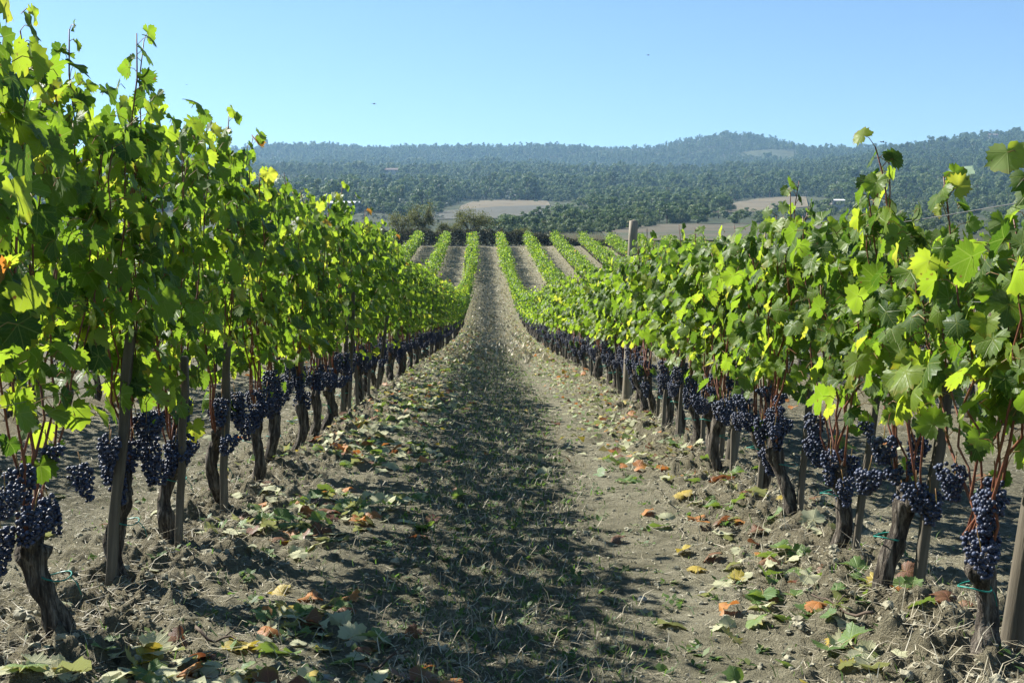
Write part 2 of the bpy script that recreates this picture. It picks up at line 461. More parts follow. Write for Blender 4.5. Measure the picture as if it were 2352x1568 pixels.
def ground_material():
    m, nt, bs = mat("soil")
    tc = nd(nt, "ShaderNodeTexCoord")
    P = tc.outputs["Object"]
    sp = nd(nt, "ShaderNodeSeparateXYZ"); link(nt, P, sp.inputs[0])
    at = nd(nt, "ShaderNodeAttribute", attribute_name="leaf")     # x: grassy strip, y: row bank, z: land beyond the vineyard
    sa = nd(nt, "ShaderNodeSeparateXYZ"); link(nt, at.outputs["Vector"], sa.inputs[0])
    n1 = noise(nt, 1.1, 6, 0.6, P)
    n2 = noise(nt, 34, 6, 0.75, P)
    n3 = noise(nt, 150, 3, 0.7, P)
    n4 = noise(nt, 3.2, 8, 0.75, P, (0.8, 1.6, 1))
    soil = ramp(nt, n1, [(0.3, (0.31, 0.285, 0.186)), (0.55, (0.415, 0.385, 0.258)), (0.75, (0.475, 0.445, 0.312))])
    soil = mixc(nt, math_n(nt, 'MULTIPLY', math_n(nt, 'SUBTRACT', n2, 0.44, True), 4.0, True), mixc(nt, 0.40, soil, (0.14, 0.118, 0.078)), soil)
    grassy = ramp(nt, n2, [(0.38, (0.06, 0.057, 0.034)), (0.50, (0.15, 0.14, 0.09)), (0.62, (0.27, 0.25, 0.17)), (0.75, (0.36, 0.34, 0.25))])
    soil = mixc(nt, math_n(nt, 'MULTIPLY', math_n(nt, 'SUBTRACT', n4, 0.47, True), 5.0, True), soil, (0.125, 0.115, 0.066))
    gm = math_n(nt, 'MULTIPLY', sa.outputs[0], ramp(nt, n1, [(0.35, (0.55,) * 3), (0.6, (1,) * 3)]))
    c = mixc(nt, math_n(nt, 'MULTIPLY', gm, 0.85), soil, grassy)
    bank = ramp(nt, n2, [(0.35, (0.14, 0.119, 0.074)), (0.6, (0.275, 0.242, 0.158)), (0.8, (0.39, 0.352, 0.24))])
    c = mixc(nt, math_n(nt, 'MULTIPLY', sa.outputs[1], 0.8), c, bank)
    nf = noise(nt, 0.02, 6, 0.65, P)
    far = ramp(nt, nf, [(0.3, (0.026, 0.038, 0.015)), (0.5, (0.042, 0.05, 0.021)), (0.7, (0.065, 0.062, 0.03))])
    wood = ramp(nt, noise(nt, 0.06, 5, 0.6, P), [(0.35, (0.035, 0.042, 0.018)), (0.7, (0.08, 0.085, 0.035))])
    fw = math_n(nt, 'DIVIDE', math_n(nt, 'SUBTRACT', sp.outputs[1], 640.0), 120.0, True)
    far = mixc(nt, fw, far, wood)
    c = mixc(nt, sa.outputs[2], c, far)
    link(nt, c, bs.inputs["Base Color"])
    bs.inputs["Roughness"].default_value = 0.95
    bs.inputs["Specular IOR Level"].default_value = 0.15
    h = math_n(nt, 'ADD', n2, math_n(nt, 'MULTIPLY', n3, 0.9))
    bump(nt, bs, h, 1.0, 0.05)
    return m
M_SOIL = ground_material()
M_FTAN = simple("dry_field", [(0.3, (0.085, 0.066, 0.032)), (0.5, (0.125, 0.098, 0.050)), (0.75, (0.165, 0.128, 0.066))], 0.05, 0.95, detail=8)
M_FGREY = simple("ploughed_field", [(0.3, (0.052, 0.050, 0.032)), (0.7, (0.082, 0.076, 0.048))], 0.05, 0.95, detail=8)
M_FBRN = simple("scrub_field", [(0.38, (0.045, 0.055, 0.020)), (0.52, (0.082, 0.066, 0.034)), (0.7, (0.11, 0.085, 0.046))], 0.03, 0.95, detail=8)
M_FGRN = simple("meadow_grass", [(0.3, (0.115, 0.17, 0.05)), (0.7, (0.19, 0.235, 0.085))], 0.03, 0.95, detail=8)

# ------------------------------------------------------------------ ground sheet
def lines(fine0, fine1, step, grow, end):
    out = list(np.arange(fine0, fine1 + 1e-6, step))
    s_ = step
    while out[-1] < end:
        s_ *= grow
        out.append(out[-1] + s_)
    return np.array(out)
xp = lines(0, 2.7, 0.0145, 1.06, 5200)
XS = np.concatenate([-xp[:0:-1], xp])
ys = [2.6]
while ys[-1] < 5200:
    ys.append(ys[-1] + max(0.011, ys[-1] * (0.0036 if ys[-1] < 22 else 0.0066)))
YS = np.concatenate([[-60, -40, -25, -15, -8, -4, -2, 0, 1.0, 1.7, 2.2], ys])
GX, GY = np.meshgrid(XS, YS)
GZ = ground(GX.ravel(), GY.ravel())
nx, ny = len(XS), len(YS)
ii = (np.arange(ny - 1)[:, None] * nx + np.arange(nx - 1)[None, :]).ravel()
quads = np.stack([ii, ii + 1, ii + nx + 1, ii + nx], 1)
ex = GX.ravel() - shift(GY.ravel()); e = row_dist(GX.ravel(), GY.ravel())
sfar = .85 * smooth(14, 50, GY.ravel())  # farther soil turns darker: dead grass cover, with its self-shadowing in the colour
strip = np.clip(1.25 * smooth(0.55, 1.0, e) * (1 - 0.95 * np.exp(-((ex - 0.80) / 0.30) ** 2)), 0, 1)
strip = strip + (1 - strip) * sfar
bankm = np.exp(-(e / 0.45) ** 2)
farm = smooth(148.5, 151, GY.ravel())
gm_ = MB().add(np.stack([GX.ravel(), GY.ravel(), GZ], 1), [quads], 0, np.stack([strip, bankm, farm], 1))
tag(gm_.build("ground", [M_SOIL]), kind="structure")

# ------------------------------------------------------------------ vine pieces
def leaf_template(r, no=40, curl=1.0):
    """a grape leaf: petiole joint at the origin, tip towards +v, about 1.2 wide"""
    th = np.linspace(0, 2 * math.pi, no, endpoint=False)        # 0 = tip
    a = np.abs(((th + math.pi) % (2 * math.pi)) - math.pi)
    A = np.radians([0, 14, 29, 40, 52, 66, 84, 97, 112, 130, 148, 164, 180])
    sin_d = r.uniform(0.0, 0.16) ** 1.2
    Rr = np.array([.80, .74, .69 - sin_d, .69, .73, .70, .64 - sin_d * .8, .63, .64, .60, .53, .40, .10])
    rad = np.interp(a, A, Rr) * (1 + 0.06 * r.standard_normal(no) * (a < 2.6))
    teeth = np.where(np.arange(no) % 2 == 0, 1.085, 0.93)
    teeth = np.where(a > 2.7, 1, teeth)
    rad = rad * teeth
    O = np.stack([np.sin(th) * rad, np.cos(th) * rad], 1)
    nm = no // 2
    Mi = 0.55 * O[::2] / teeth[::2, None]
    uv = np.concatenate([[[0, 0]], Mi, O])
    k = np.arange(nm)
    fan = np.stack([np.zeros(nm, int), 1 + (k + 1) % nm, 1 + k], 1)
    o0 = 1 + nm + 2 * k; o1 = o0 + 1; o2 = 1 + nm + (2 * k + 2) % no
    tri = np.stack([1 + k, o1, o0], 1)
    qd = np.stack([1 + k, 1 + (k + 1) % nm, o2, o1], 1)
    u, v = uv[:, 0], uv[:, 1]
    rr = np.hypot(u, v); an = np.arctan2(u, v)
    fold = r.uniform(-0.25, 0.75) * curl
    droop = r.uniform(0.05, 0.70) * curl
    wav = r.uniform(0.04, 0.20) * curl
    z = fold * np.abs(u) * 0.7 - droop * rr ** 2 * 0.7 + wav * np.sin(an * r.integers(3, 6) + r.uniform(0, 6)) * rr ** 1.5 + 0.12 * curl * r.standard_normal() * u * v
    z = z + 0.05 * np.cos(an * 5) * rr
    return np.stack([u, v, z], 1), np.concatenate([fan, tri]), qd
lr = np.random.default_rng(5)
LEAVES = [leaf_template(lr) for _ in range(14)]
LEAVES_MID = [leaf_template(lr, 16, 1.0) for _ in range(8)]
LEAVES_DRY = [leaf_template(lr, 40, 1.75) for _ in range(6)]

def norm(v): return v / np.maximum(np.linalg.norm(v, axis=-1, keepdims=True), 1e-9)
def put_leaf(mb, tpl, pos, tip, nrm, size, rnd, matidx=0):
    V, tri, qd = tpl
    n = norm(np.asarray(nrm, float)); t = np.asarray(tip, float); t = norm(t - n * (t @ n))
    u = np.cross(t, n)
    W = pos + size * (V[:, :1] * u + V[:, 1:2] * t + V[:, 2:] * n)
    mb.add(W, [tri, qd], matidx, np.column_stack([V[:, 0], V[:, 1], np.full(len(V), rnd)]))

def tube(mb, pts, rad, sides=6, matidx=0, cap=True, bumpf=None, attr=None):
    pts = np.asarray(pts, float); n = len(pts)
    rad = np.broadcast_to(np.asarray(rad, float), (n,))
    T = norm(np.gradient(pts, axis=0))
    ref = np.array([0.0, 1, 0]) if abs(T[0][1]) < 0.9 else np.array([1.0, 0, 0])
    U = norm(ref - T * (T @ ref)[:, None]); W = np.cross(T, U)
    an = np.linspace(0, 2 * math.pi, sides, endpoint=False)
    rr = np.repeat(rad[:, None], sides, 1)
    if bumpf is not None: rr = rr * bumpf(np.arange(n)[:, None] / max(n - 1, 1), an[None, :])
    V = pts[:, None, :] + rr[..., None] * (np.cos(an)[None, :, None] * U[:, None] + np.sin(an)[None, :, None] * W[:, None])
    V = V.reshape(-1, 3)
    i = np.arange(n - 1)[:, None] * sides; j = np.arange(sides)[None, :]; j2 = (j + 1) % sides
    q = np.stack([i + j, i + j2, i + sides + j2, i + sides + j], -1).reshape(-1, 4)
    fs = [q]
    if cap:
        V = np.concatenate([V, [pts[0] - T[0] * 0, pts[-1] + T[-1] * rad[-1] * 0.3]])
        c0, c1 = len(V) - 2, len(V) - 1
        jj = np.arange(sides); kk = (jj + 1) % sides
        fs.append(np.stack([np.full(sides, c0), kk, jj], 1))
        fs.append(np.stack([np.full(sides, c1), (n - 1) * sides + jj, (n - 1) * sides + kk], 1))
    mb.add(V, fs, matidx, None if attr is None else np.tile(attr, (len(V), 1)))

def icos(sub):
    bm = bmesh.new(); bmesh.ops.create_icosphere(bm, subdivisions=sub, radius=1.0)
    V = np.array([v.co[:] for v in bm.verts]); Fc = np.array([[v.index for v in f.verts] for f in bm.faces])
    bm.free(); return V, Fc
ICO1, ICO2, ICO3 = icos(1), icos(2), icos(3)

def bunch_mb(r, L=0.17, W=0.05, n=62, ico=ICO2, rb=0.0084):
    """a hanging grape bunch, stalk at the origin"""
    mb = MB(); P = []
    shoulder = r.uniform(-1, 1)
    tries = 0
    while len(P) < n and tries < 4000:
        tries += 1
        t = r.uniform(0, 1) ** 0.9
        w = W * (1 - 0.72 * t ** 1.4) * (0.55 + 0.45 * min(1, t * 5 + 0.3))
        a = r.uniform(0, 2 * math.pi); q = w * math.sqrt(r.uniform(0.25, 1))
        p = np.array([q * math.cos(a) + shoulder * 0.02 * (1 - t), q * math.sin(a) + shoulder * 0.025 * (1 - t), -0.025 - t * L])
        if all(np.sum((p - o) ** 2) > (rb * 1.42) ** 2 for o in P): P.append(p)
    V, Fc = ico
    for p in P:
        mb.add(V * rb * r.uniform(0.78, 1.1) + p, [Fc], 0)
    tube(mb, [(0, 0, 0.03), (0.002, 0, 0), (0, 0.002, -0.03), (0, 0, -L * 0.7)], [0.0022, 0.002, 0.002, 0.001], 5, 1)
    return mb
br = np.random.default_rng(21)
BUNCHES = [bunch_mb(br, L, W, n).mesh("grape_bunch", [M_GRAPE, M_PET]) for L, W, n in ((.15, .054, 110), (.12, .056, 95), (.165, .049, 105), (.10, .062, 90), (.08, .040, 40), (.13, .062, 120))]
BUNCH_LO = [bunch_mb(br, L, W, n, ICO1, 0.0105) for L, W, n in ((.14, .056, 36), (.12, .058, 34), (.11, .064, 36))]

def trunk_mb(r, H=0.36, rad=0.042, sides=18, rings=30):
    mb = MB()
    t = np.linspace(0, 1, rings)
    lean = r.uniform(-0.9, 0.9)
    ph = r.uniform(0, 6, 4)
    bx = 0.028 * (np.sin(t * 5 + ph[0]) - np.sin(ph[0])) + r.uniform(-0.06, 0.06) * t
    by = lean * 0.16 * (t - t ** 2 * 0.4) + 0.02 * np.sin(t * 5 + ph[1])
    bx -= bx[0] * 0; by -= by[-1] * 0.6
    pts = np.stack([bx, by, -0.15 + t * (H + 0.15)], 1)
    prf = rad * (1.12 - 0.30 * t + 0.34 * np.exp(-((t - 0.94) / 0.14) ** 2) + 0.22 * np.exp(-(t / 0.18) ** 2))
    prf *= 1 + 0.10 * np.sin(t * 9 + ph[2]) + 0.06 * np.sin(t * 21 + ph[3])
    se = int(r.integers(1000))
    def bf(tt, an):
        tw = an + tt * 1.2
        rid = 0.10 * np.sin(tw * 5 + ph[0] + 2 * vnoise(tt * 5 + 0 * an, an * 0 + 1, se)) + 0.06 * np.sin(tw * 9 + ph[1] + tt * 6)
        kn = 0.28 * np.clip(vnoise(tt * 6 + 0 * an, np.cos(an) * 1.3 + np.sin(an) * 1.1 + 5, se), -0.3, 1)
        return 1 + rid + kn + 0.09 * vnoise(tt * 26 + 0 * an, an * 3.2, se + 4)
    tube(mb, pts, prf, sides, 0, True, bf)
    top = pts[-1]
    heads = []
    for s_ in r.permutation([-1, 1, 0.25])[: int(r.integers(2, 4))]:
        b = top + np.array([r.uniform(-.015, .015), s_ * r.uniform(0.07, 0.13), r.uniform(0.05, 0.11)])
        p = np.array([top - [0, 0, 0.04], top * 0.55 + b * 0.45 + [0.01, 0, -0.018], b])
        q = np.concatenate([p[:1] * (1 - k) ** 2 + 2 * k * (1 - k) * p[1:2] + k * k * p[2:] for k in np.linspace(0, 1, 8)])
        tube(mb, q, np.linspace(rad * 0.75, rad * 0.42, 8) * (1 + 0.12 * r.standard_normal(8)), 10, 0, True, lambda tt, an: 1 + 0.14 * np.sin(an * 3 + tt * 9) + 0.08 * np.sin(an * 7 + 4))
        heads.append(b)
    # a few old pruning stubs
    for _ in range(2):
        b = top + np.array([r.uniform(-.03, .03), r.uniform(-.05, .05), 0])
        tube(mb, [b - [0, 0, .03], b + [r.uniform(-.02, .02), r.uniform(-.02, .02), .045]], [0.016, 0.012], 8, 0)
    return mb, heads, top

def cane_path(r, a, H, n=12, spread=0.46):
    ey = r.uniform(-spread, spread); ex = r.uniform(-0.12, 0.12)
    top = np.array([ex, ey, H * (r.uniform(1.0, 1.09) if r.random() < .17 else r.uniform(0.76, 0.99))])
    t = np.linspace(0, 1, n)[:, None]
    side = np.array([r.uniform(-.07, .07), (ey - a[1]) * 1.0 + r.uniform(-.08, .08), 0.16])
    c = a + side
    P = a * (1 - t) ** 2 + 2 * t * (1 - t) * (c * .6 + top * .4) + top * t ** 2
    z = 0.010 * r.standard_normal((n, 3)); z[0] = 0; z[:, 2] *= .3
    return P + z

def make_canes(r, heads, H, n):
    out = []
    for k in range(n):
        a = heads[k % len(heads)] + np.array([r.uniform(-.012, .012), r.uniform(-.03, .03), -0.01])
        out.append(cane_path(r, a, H))
    return out
def cane_mb(P, mb=None, sides=7, matidx=0, rad=0.0058):
    mb = mb or MB()
    n = len(P)
    rr = np.linspace(rad, rad * 0.5, n); rr[::2] *= 1.28
    tube(mb, P, rr, sides, matidx)
    return mb

def leaf_pose(r, sx):
    nrm = np.array([sx * r.uniform(0.35, 1.0), r.normal(0, 0.45), r.uniform(-0.05, 0.75)])
    if r.random() < 0.16: nrm = np.array([r.normal(), r.normal(), r.normal() * .6])
    tip = np.array([sx * r.uniform(0, .45), r.normal(0, 0.4), -1.0])
    if r.random() < 0.08: tip = np.array([sx * .5, r.normal(0, .5), 0.5])
    return nrm, tip

def foliage(r, canes, H, z0, nfill, hi=True, thick=0.22, petioles=True, size=(0.050, 0.102), mat_leaf=0, mat_pet=1):
    mb = MB()
    T = LEAVES if hi else LEAVES_MID
    spots = []
    for P in canes:
        seg = np.concatenate([[0], np.cumsum(np.linalg.norm(np.diff(P, axis=0), axis=1))])
        s_ = r.uniform(0, .05)
        while s_ < seg[-1]:
            p = np.array([np.interp(s_, seg, P[:, k]) for k in range(3)])
            if p[2] > z0 - 0.05 or (p[2] > z0 - .25 and r.random() < .2):
                spots.append((p, True))
            s_ += r.uniform(0.055, 0.085) if p[2] < H * .8 else r.uniform(.035, .06)
    for _ in range(nfill):
        zf = z0 + (H - 0.10 - z0) * r.beta(1.35, 1.15)
        spots.append((np.array([r.normal(0, thick * .55), r.uniform(-.46, .46), zf]), False))
    for p, pet in spots:
        if r.random() < 0.10 + 0.25 * (p[2] < z0 + .18): continue
        sx = (1 if r.random() < .5 else -1) if abs(p[0]) < 0.1 else np.sign(p[0])
        topf = np.clip((p[2] - z0) / (H - z0), 0, 1.2)
        size_k = r.uniform(*size) * (1.0 if topf < .8 else 1 - 0.95 * (topf - .8))
        d = np.array([sx * r.uniform(.2, 1), r.normal(0, .55), r.uniform(.0, .8)]); d /= np.linalg.norm(d)
        L = r.uniform(.05, .12) * (1 if topf < .85 else .6)
        a = p if pet else p - d * L * .6
        b = p + d * L if pet else p
        nrm, tip = leaf_pose(r, sx)
        # colour: mostly green, a few yellowing and rusty ones, chiefly low down
        u = r.random()
        rnd = min(0.93, max(0.0, r.normal(0.36, 0.27)))
        if u < 0.006 + 0.022 * (topf < .25): rnd = r.uniform(0.93, 0.965)
        elif u > 0.9965: rnd = r.uniform(0.972, 1.0)
        put_leaf(mb, T[int(r.integers(len(T)))], b, tip, nrm, size_k, rnd, mat_leaf)
        if petioles:
            m_ = (a + b) / 2 + np.array([0, 0, .012])
            tube(mb, [a, m_, b], [.0018, .0016, .0014], 3, mat_pet, False)
    return mb

def vine_parts(seed, H, z0=0.66, ncane=7, nfill=120, nb=6, th=0.36, rad=0.042, head_low=False):
    """one whole vine: root with trunk, tie, canes, foliage and bunches as children"""
    r = np.random.default_rng(seed)
    root = empty("grapevine", (0, 0, 0))
    tm, heads, top = trunk_mb(r, th, rad)
    child(tm.build("trunk", [M_BARK]), root)
    zt = th * r.uniform(.45, .8)
    an = np.linspace(0, 2 * math.pi, 19)
    tp = np.stack([0.050 * np.cos(an) + .01, 0.004 + 0.060 * np.sin(an), zt + .006 * np.sin(an * 2)], 1)
    tb = MB(); tube(tb, tp, .0028, 5, 0, False)
    tube(tb, [tp[0], tp[0] + [.02, .01, -.03], tp[0] + [.03, .015, -.07]], .002, 4, 0)
    child(tb.build("tie", [M_TIE]), root)
    canes = make_canes(r, heads, H, ncane)
    for P in canes:
        child(cane_mb(P, rad=r.uniform(.0038, .0058)).build("cane", [M_CANE]), root)
    child(foliage(r, canes, H, z0, nfill).build("foliage", [M_LEAF, M_PET]), root)
    for k in range(nb):
        b = bpy.data.objects.new("grape_bunch", BUNCHES[int(r.integers(len(BUNCHES)))])
        COL.objects.link(b)
        P = canes[k % ncane]
        p = P[int(r.integers(1, 4))] if k else P[1] + np.array([.05, 0, -.02])
        off = r.normal(0, .048, 2)
        b.location = (p[0] + off[0] * .8, p[1] + off[1], min(p[2], .60) + r.uniform(-.16, .07))
        b.rotation_euler = (r.normal(0, .12), r.normal(0, .12), r.uniform(0, 6.28))
        b.location.z = max(b.location.z, .30 + r.uniform(0, .08)); s_ = r.uniform(.85, 1.1); b.scale = (s_, s_, s_)
        child(b, root)
    return root

def vine_joined(seed, H, z0=0.62, ncane=6, nfill=130, nb=7, th=0.32):
    """the same vine as one mesh, for the distance where its parts cannot be told apart"""
    r = np.random.default_rng(seed)
    mb = MB()
    tm, heads, top = trunk_mb(r, th, 0.038, 8, 10)
    mb.merge(tm, 2)   # bark
    canes = make_canes(r, heads, H, ncane)
    for P in canes: cane_mb(P[::2], mb, 4, 1)
    mb.merge(foliage(r, canes, H, z0, nfill, False, thick=.30, petioles=False, mat_pet=1))
    for k in range(nb):
        P = canes[k % ncane]; p = P[int(r.integers(1, 4))] + np.array([r.normal(0, .04), r.normal(0, .05), -0.03])
        mb.merge(BUNCH_LO[int(r.integers(3))], 3, p)
    return mb.mesh("grapevine", [M_LEAFF, M_CANE, M_BARK, M_GRAPE])

# ------------------------------------------------------------------ the rows
def place(o, k, y, rz=0.0, sink=0.0):
    x = float(row_x(k, y))
    o.location = (x, y, float(base_h(x, y)) + sink)
    o.rotation_euler = (0, 0, rz)

LEFT_Y = [3.38, 4.24, 5.06, 5.85, 6.75, 7.65, 8.45, 9.30, 10.1]
RIGHT_Y = [3.02, 3.87, 4.75, 5.55, 6.40, 7.20, 8.20, 8.85, 9.55]
while len(LEFT_Y) < 48: LEFT_Y.append(LEFT_Y[-1] + rng.uniform(.76, .88))
while len(RIGHT_Y) < 48: RIGHT_Y.append(RIGHT_Y[-1] + rng.uniform(.76, .88))
LEFT_LABEL = [
    "grapevine cut by the left edge of the photo, tall leafy shoots above a hidden trunk",
    "grapevine nearest the left edge with short thick stump under one big grape cluster",
    "second visible vine on the left, trunk bound to the tallest stake",
    "third visible vine on the left, many bunches hanging before a slim stake",
    "fourth visible vine on the left, dark trunk close behind a pale square stake",
    "fifth visible vine on the left, slim trunk bent towards the aisle",
    "sixth visible vine on the left, forked trunk with pale cut arms",
    "seventh visible vine on the left, bunches hanging from its forked arms",
    "eighth visible vine on the left, thin trunk beside a brown stake",
]
RIGHT_LABEL = [
    "grapevine cut by the right edge of the photo, only large leaves showing",
    "nearest whole grapevine on the right with crooked dark trunk and big blue bunches",
    "second whole vine on the right, thick two-armed trunk tied to a leaning post",
    "third whole vine on the right, trunk leaning away from its stake",
    "fourth whole vine on the right, straight dark trunk tied twice to its stake",
    "fifth whole vine on the right, very thin pale trunk",
    "sixth whole vine on the right, dark trunk standing clear of its neighbour",
    "seventh whole vine on the right, stout trunk with grapes hanging over its side",
    "eighth whole vine on the right, stout trunk with a green tie near the top",
]
def vine_label(side, i):
    L = LEFT_LABEL if side == "left" else RIGHT_LABEL
    if i < len(L): return L[i], None
    if i < 20: return f"leafy grapevine in the {side} row, {ORD[i - 1]} vine from the front of that row", None
    return f"dense green vine past the twentieth in the {side} row where the ground dips", "x"

HL = [2.08, 2.04, 2.06, 2.14, 2.16, 2.00, 1.98, 1.98, 2.00]
HR = [1.64, 1.42, 1.58, 1.54, 1.62, 1.58, 1.60, 1.60, 1.62]
POOL = {"left": [], "right": []}
for side, YL, HH, k in (("left", LEFT_Y, HL, -1), ("right", RIGHT_Y, HR, 1)):
    for i, y in enumerate(YL):
        uniq = len(HH)
        if i < uniq:
            root = vine_parts(1000 * (k + 2) + i, HH[i], 0.70 if side == "left" else 0.66,
                              8 if i < 4 else 7, int(168 * (HH[i] / 1.9) ** 1.4) if side == "left" else 185, (9 if side == "left" else 8) if i else 6,
                              0.26 if i < 2 else 0.33, (0.043 if side == "left" else 0.036) if i < 2 else 0.035)
            POOL[side].append(root)
            place(root, k, y)
            if side == "right" and i == 0: root.location.x += 0.10
        else:
            src = POOL[side][3 + int(rng.integers(6))]
            root = copy_tree(src, (0, 0, 0), 0, (1, 1, float(rng.uniform(.95, 1.04)) * (1 - 0.06 * smooth(10, 40, y) if side == "left" else 1.0 + 0.06 * smooth(10, 40, y))))
            place(root, k, y, 0)
            if rng.random() < .5: root.scale.y = -1.0
        lb, far = vine_label(side, i)
        tag(root, lb, "grapevine", f"vines of the {side} row")

JOIN_L = [vine_joined(300 + j, 1.86) for j in range(5)]
JOIN_R = [vine_joined(400 + j, 1.70) for j in range(5)]
def joined(k, y, label, group):
    me = (JOIN_L if k < 0 else JOIN_R)[int(rng.integers(5))]
    o = bpy.data.objects.new("grapevine", me)
    COL.objects.link(o)
    place(o, k, y, 0)
    o.scale = (1, -1.0 if rng.random() < .5 else 1.0, float(rng.uniform(.93, 1.05)))
    tag(o, label, "grapevine", group)
    return o
n_ind = 96
ends = {}
for k, YL in ((-1, LEFT_Y), (1, RIGHT_Y)):
    y = YL[-1]
    side = "left" if k < 0 else "right"
    for _ in range(70):
        y += rng.uniform(.78, .86)
        nm = f"small distant vine of the {side} row " + ("in the hollow" if y < 72 else "climbing the far slope")
        joined(k, y, nm, f"distant vines of the {side} row, " + ("in the hollow" if y < 72 else "on the far slope"))
    ends[k] = y
for k, y0 in ((-2, 3.4), (2, 8.5)):  # left row starts nearer: its first vines are out of view, added for shade
    y = y0
    side = "left" if k < 0 else "right"
    for _ in range(36 if k < 0 else 28):
        y += rng.uniform(.78, .86)
        joined(k, y, f"vine of the next row seen beneath the foliage of the {side} row", f"second row beyond the {side} row")
    ends[k] = y

# the rest of the rows on the far slope: one object
stuff = MB()
def quad_leaves(mb, P, r, s0, s1, mats=0):
    n = len(P)
    sx = np.where(r.random(n) < .5, -1, 1)
    N = norm(np.stack([sx * r.uniform(.3, 1, n), r.normal(0, .5, n), r.uniform(0, .9, n)], 1))
    T = np.stack([sx * .3, r.normal(0, .4, n), -np.ones(n)], 1)
    T = norm(T - N * np.sum(T * N, 1)[:, None]); U = np.cross(T, N)
    s_ = r.uniform(s0, s1, n)[:, None]
    V = np.stack([P - T * s_ * .5, P + U * s_ * .62 + N * s_ * .12, P + T * s_ * .75, P - U * s_ * .62 + N * s_ * .12], 1).reshape(-1, 3)
    q = np.arange(n * 4).reshape(n, 4)
    rd = np.clip(r.normal(.42, .22, n), 0, .95); rd = np.where(r.random(n) < .012, .98, rd)
    A = np.column_stack([np.zeros(n * 4), np.zeros(n * 4), np.repeat(rd, 4)])
    mb.add(V, [q], mats, A)
r2 = np.random.default_rng(77)
spans = [(-1, ends[-1], 141), (1, ends[1], 141), (-2, ends[-2] + 20, 141), (-3, 75, 141.5), (-4, 95, 141.5), (-5, 110, 141.5)] + [(k, 50 + 3 * (k - 2), 141.0 - .3 * k) for k in range(2, 11)]
for k, y0, y1 in spans:
    y = y0 + 0.8
    while y < y1:
        x = float(row_x(k, y)); z = float(base_h(x, y)); H = r2.uniform(1.45, 1.85) + .12 * math.sin(y * .9 + k)
        n = int(r2.choice([80, 150, 200, 230], p=[.08, .2, .4, .32]))
        P = np.stack([x + r2.normal(0, .22, n) + r2.normal(0, .05), y + r2.uniform(-.46, .46, n), z + .55 + (H - .55) * r2.beta(1.1, 1.2, n)], 1)
        quad_leaves(stuff, P, r2, .085, .15)
        tube(stuff, [(x, y, z - .05), (x + r2.normal(0, .02), y, z + .2), (x, y + r2.normal(0, .03), z + .42)], [.05, .04, .05], 5, 1)
        m = 14
        B = np.stack([x + r2.normal(0, .07, m), y + r2.uniform(-.35, .35, m), z + r2.uniform(.38, .6, m)], 1)
        for b in B:
            stuff.add(ICO1[0] * [.035, .035, .065] + b, [ICO1[1]], 2)
        y += r2.uniform(.78, .86)
tag(stuff.build("vine_rows", [M_LEAFF, M_BARK, M_GRAPE]), "far rows of green vines striping the slope below the dark hedge", "vines", kind="stuff")

# ------------------------------------------------------------------ stakes, posts and wires
def stake_mb(r, h, w):
    mb = MB()
    t = np.linspace(-.15, h, 7)
    pts = np.stack([.004 * r.standard_normal(7), .004 * r.standard_normal(7), t], 1)
    an = np.radians([40, 50, 130, 140, 220, 230, 310, 320])
    V = []
    for p in pts:
        for a in an: V.append(p + np.array([math.cos(a) * w * .70, math.sin(a) * w * .70, 0]))
    # a bevelled top
    for a in an: V.append(pts[-1] + np.array([math.cos(a) * w * .56, math.sin(a) * w * .56, .006]))
    V = np.array(V)
    q = [[i * 8 + j, i * 8 + (j + 1) % 8, (i + 1) * 8 + (j + 1) % 8, (i + 1) * 8 + j] for i in range(7) for j in range(8)]
    mb.add(V, [q, [[56 + j for j in range(8)]]])
    return mb
sr = np.random.default_rng(9)
STAKES = [stake_mb(sr, h, w).mesh("vine_stake", [M_WOOD], False) for h, w in ((.95, .035), (.90, .030), (1.05, .032), (.85, .028), (1.15, .030))]
def stake(mi, x, y, label, tx=0.0, ty=0.0, sc=1.0, group="vine stakes", rz=0.0):
    o = bpy.data.objects.new("vine_stake", STAKES[mi])
    COL.objects.link(o)
    o.location = (x, y, float(base_h(x, y)))
    o.rotation_euler = (ty, tx, rz)
    o.scale = (1, 1, sc)
    tag(o, label, "stake", group)
    return o
hand = [  # side, y, dx, mesh, lean sideways, lean along, scale, label
    (-1, 4.98, -.03, 0, .10, .02, 1.05, "tall pale square stake leaning right, beside the second visible vine on the left"),
    (-1, 5.70, .06, 1, .06, .04, .95, "thin dark stake in front of the third visible vine on the left"),
    (-1, 6.62, .07, 0, .03, .0, .95, "pale grey square stake beside the fourth visible vine on the left"),
    (-1, 9.85, -.02, 3, .02, .03, 1.0, "brown stake beside the eighth visible vine on the left"),
    (-1, 12.0, .05, 0, .05, .0, 1.1, "broad leaning stake in the left row, standing just past the eighth visible vine"),
    (1, 4.66, .10, 0, .14, -.03, 1.35, "thick round-edged post leaning right, tied to the second whole vine on the right"),
    (1, 5.46, .10, 3, .12, .0, 1.25, "weathered stake leaning right beside the third whole vine on the right"),
    (1, 6.32, .06, 3, .07, .0, 1.1, "slim stake tied to the fourth whole vine on the right"),
    (1, 7.15, .03, 3, .08, .02, 1.2, "thin pale stake against the fifth whole vine on the right"),
    (1, 8.05, .04, 1, .05, .0, 1.1, "dark stake behind the sixth whole vine on the right"),
    (1, 8.78, .10, 0, .10, .0, 1.0, "wide stake leaning behind the seventh whole vine on the right"),
    (1, 9.45, .08, 1, .06, .0, 1.0, "narrow stake beside the eighth whole vine on the right"),
]
for k, y, dx, mi, tx, ty, s_, lb in hand:
    stake(mi, float(row_x(k, y)) + dx, y, lb, tx, ty, s_)
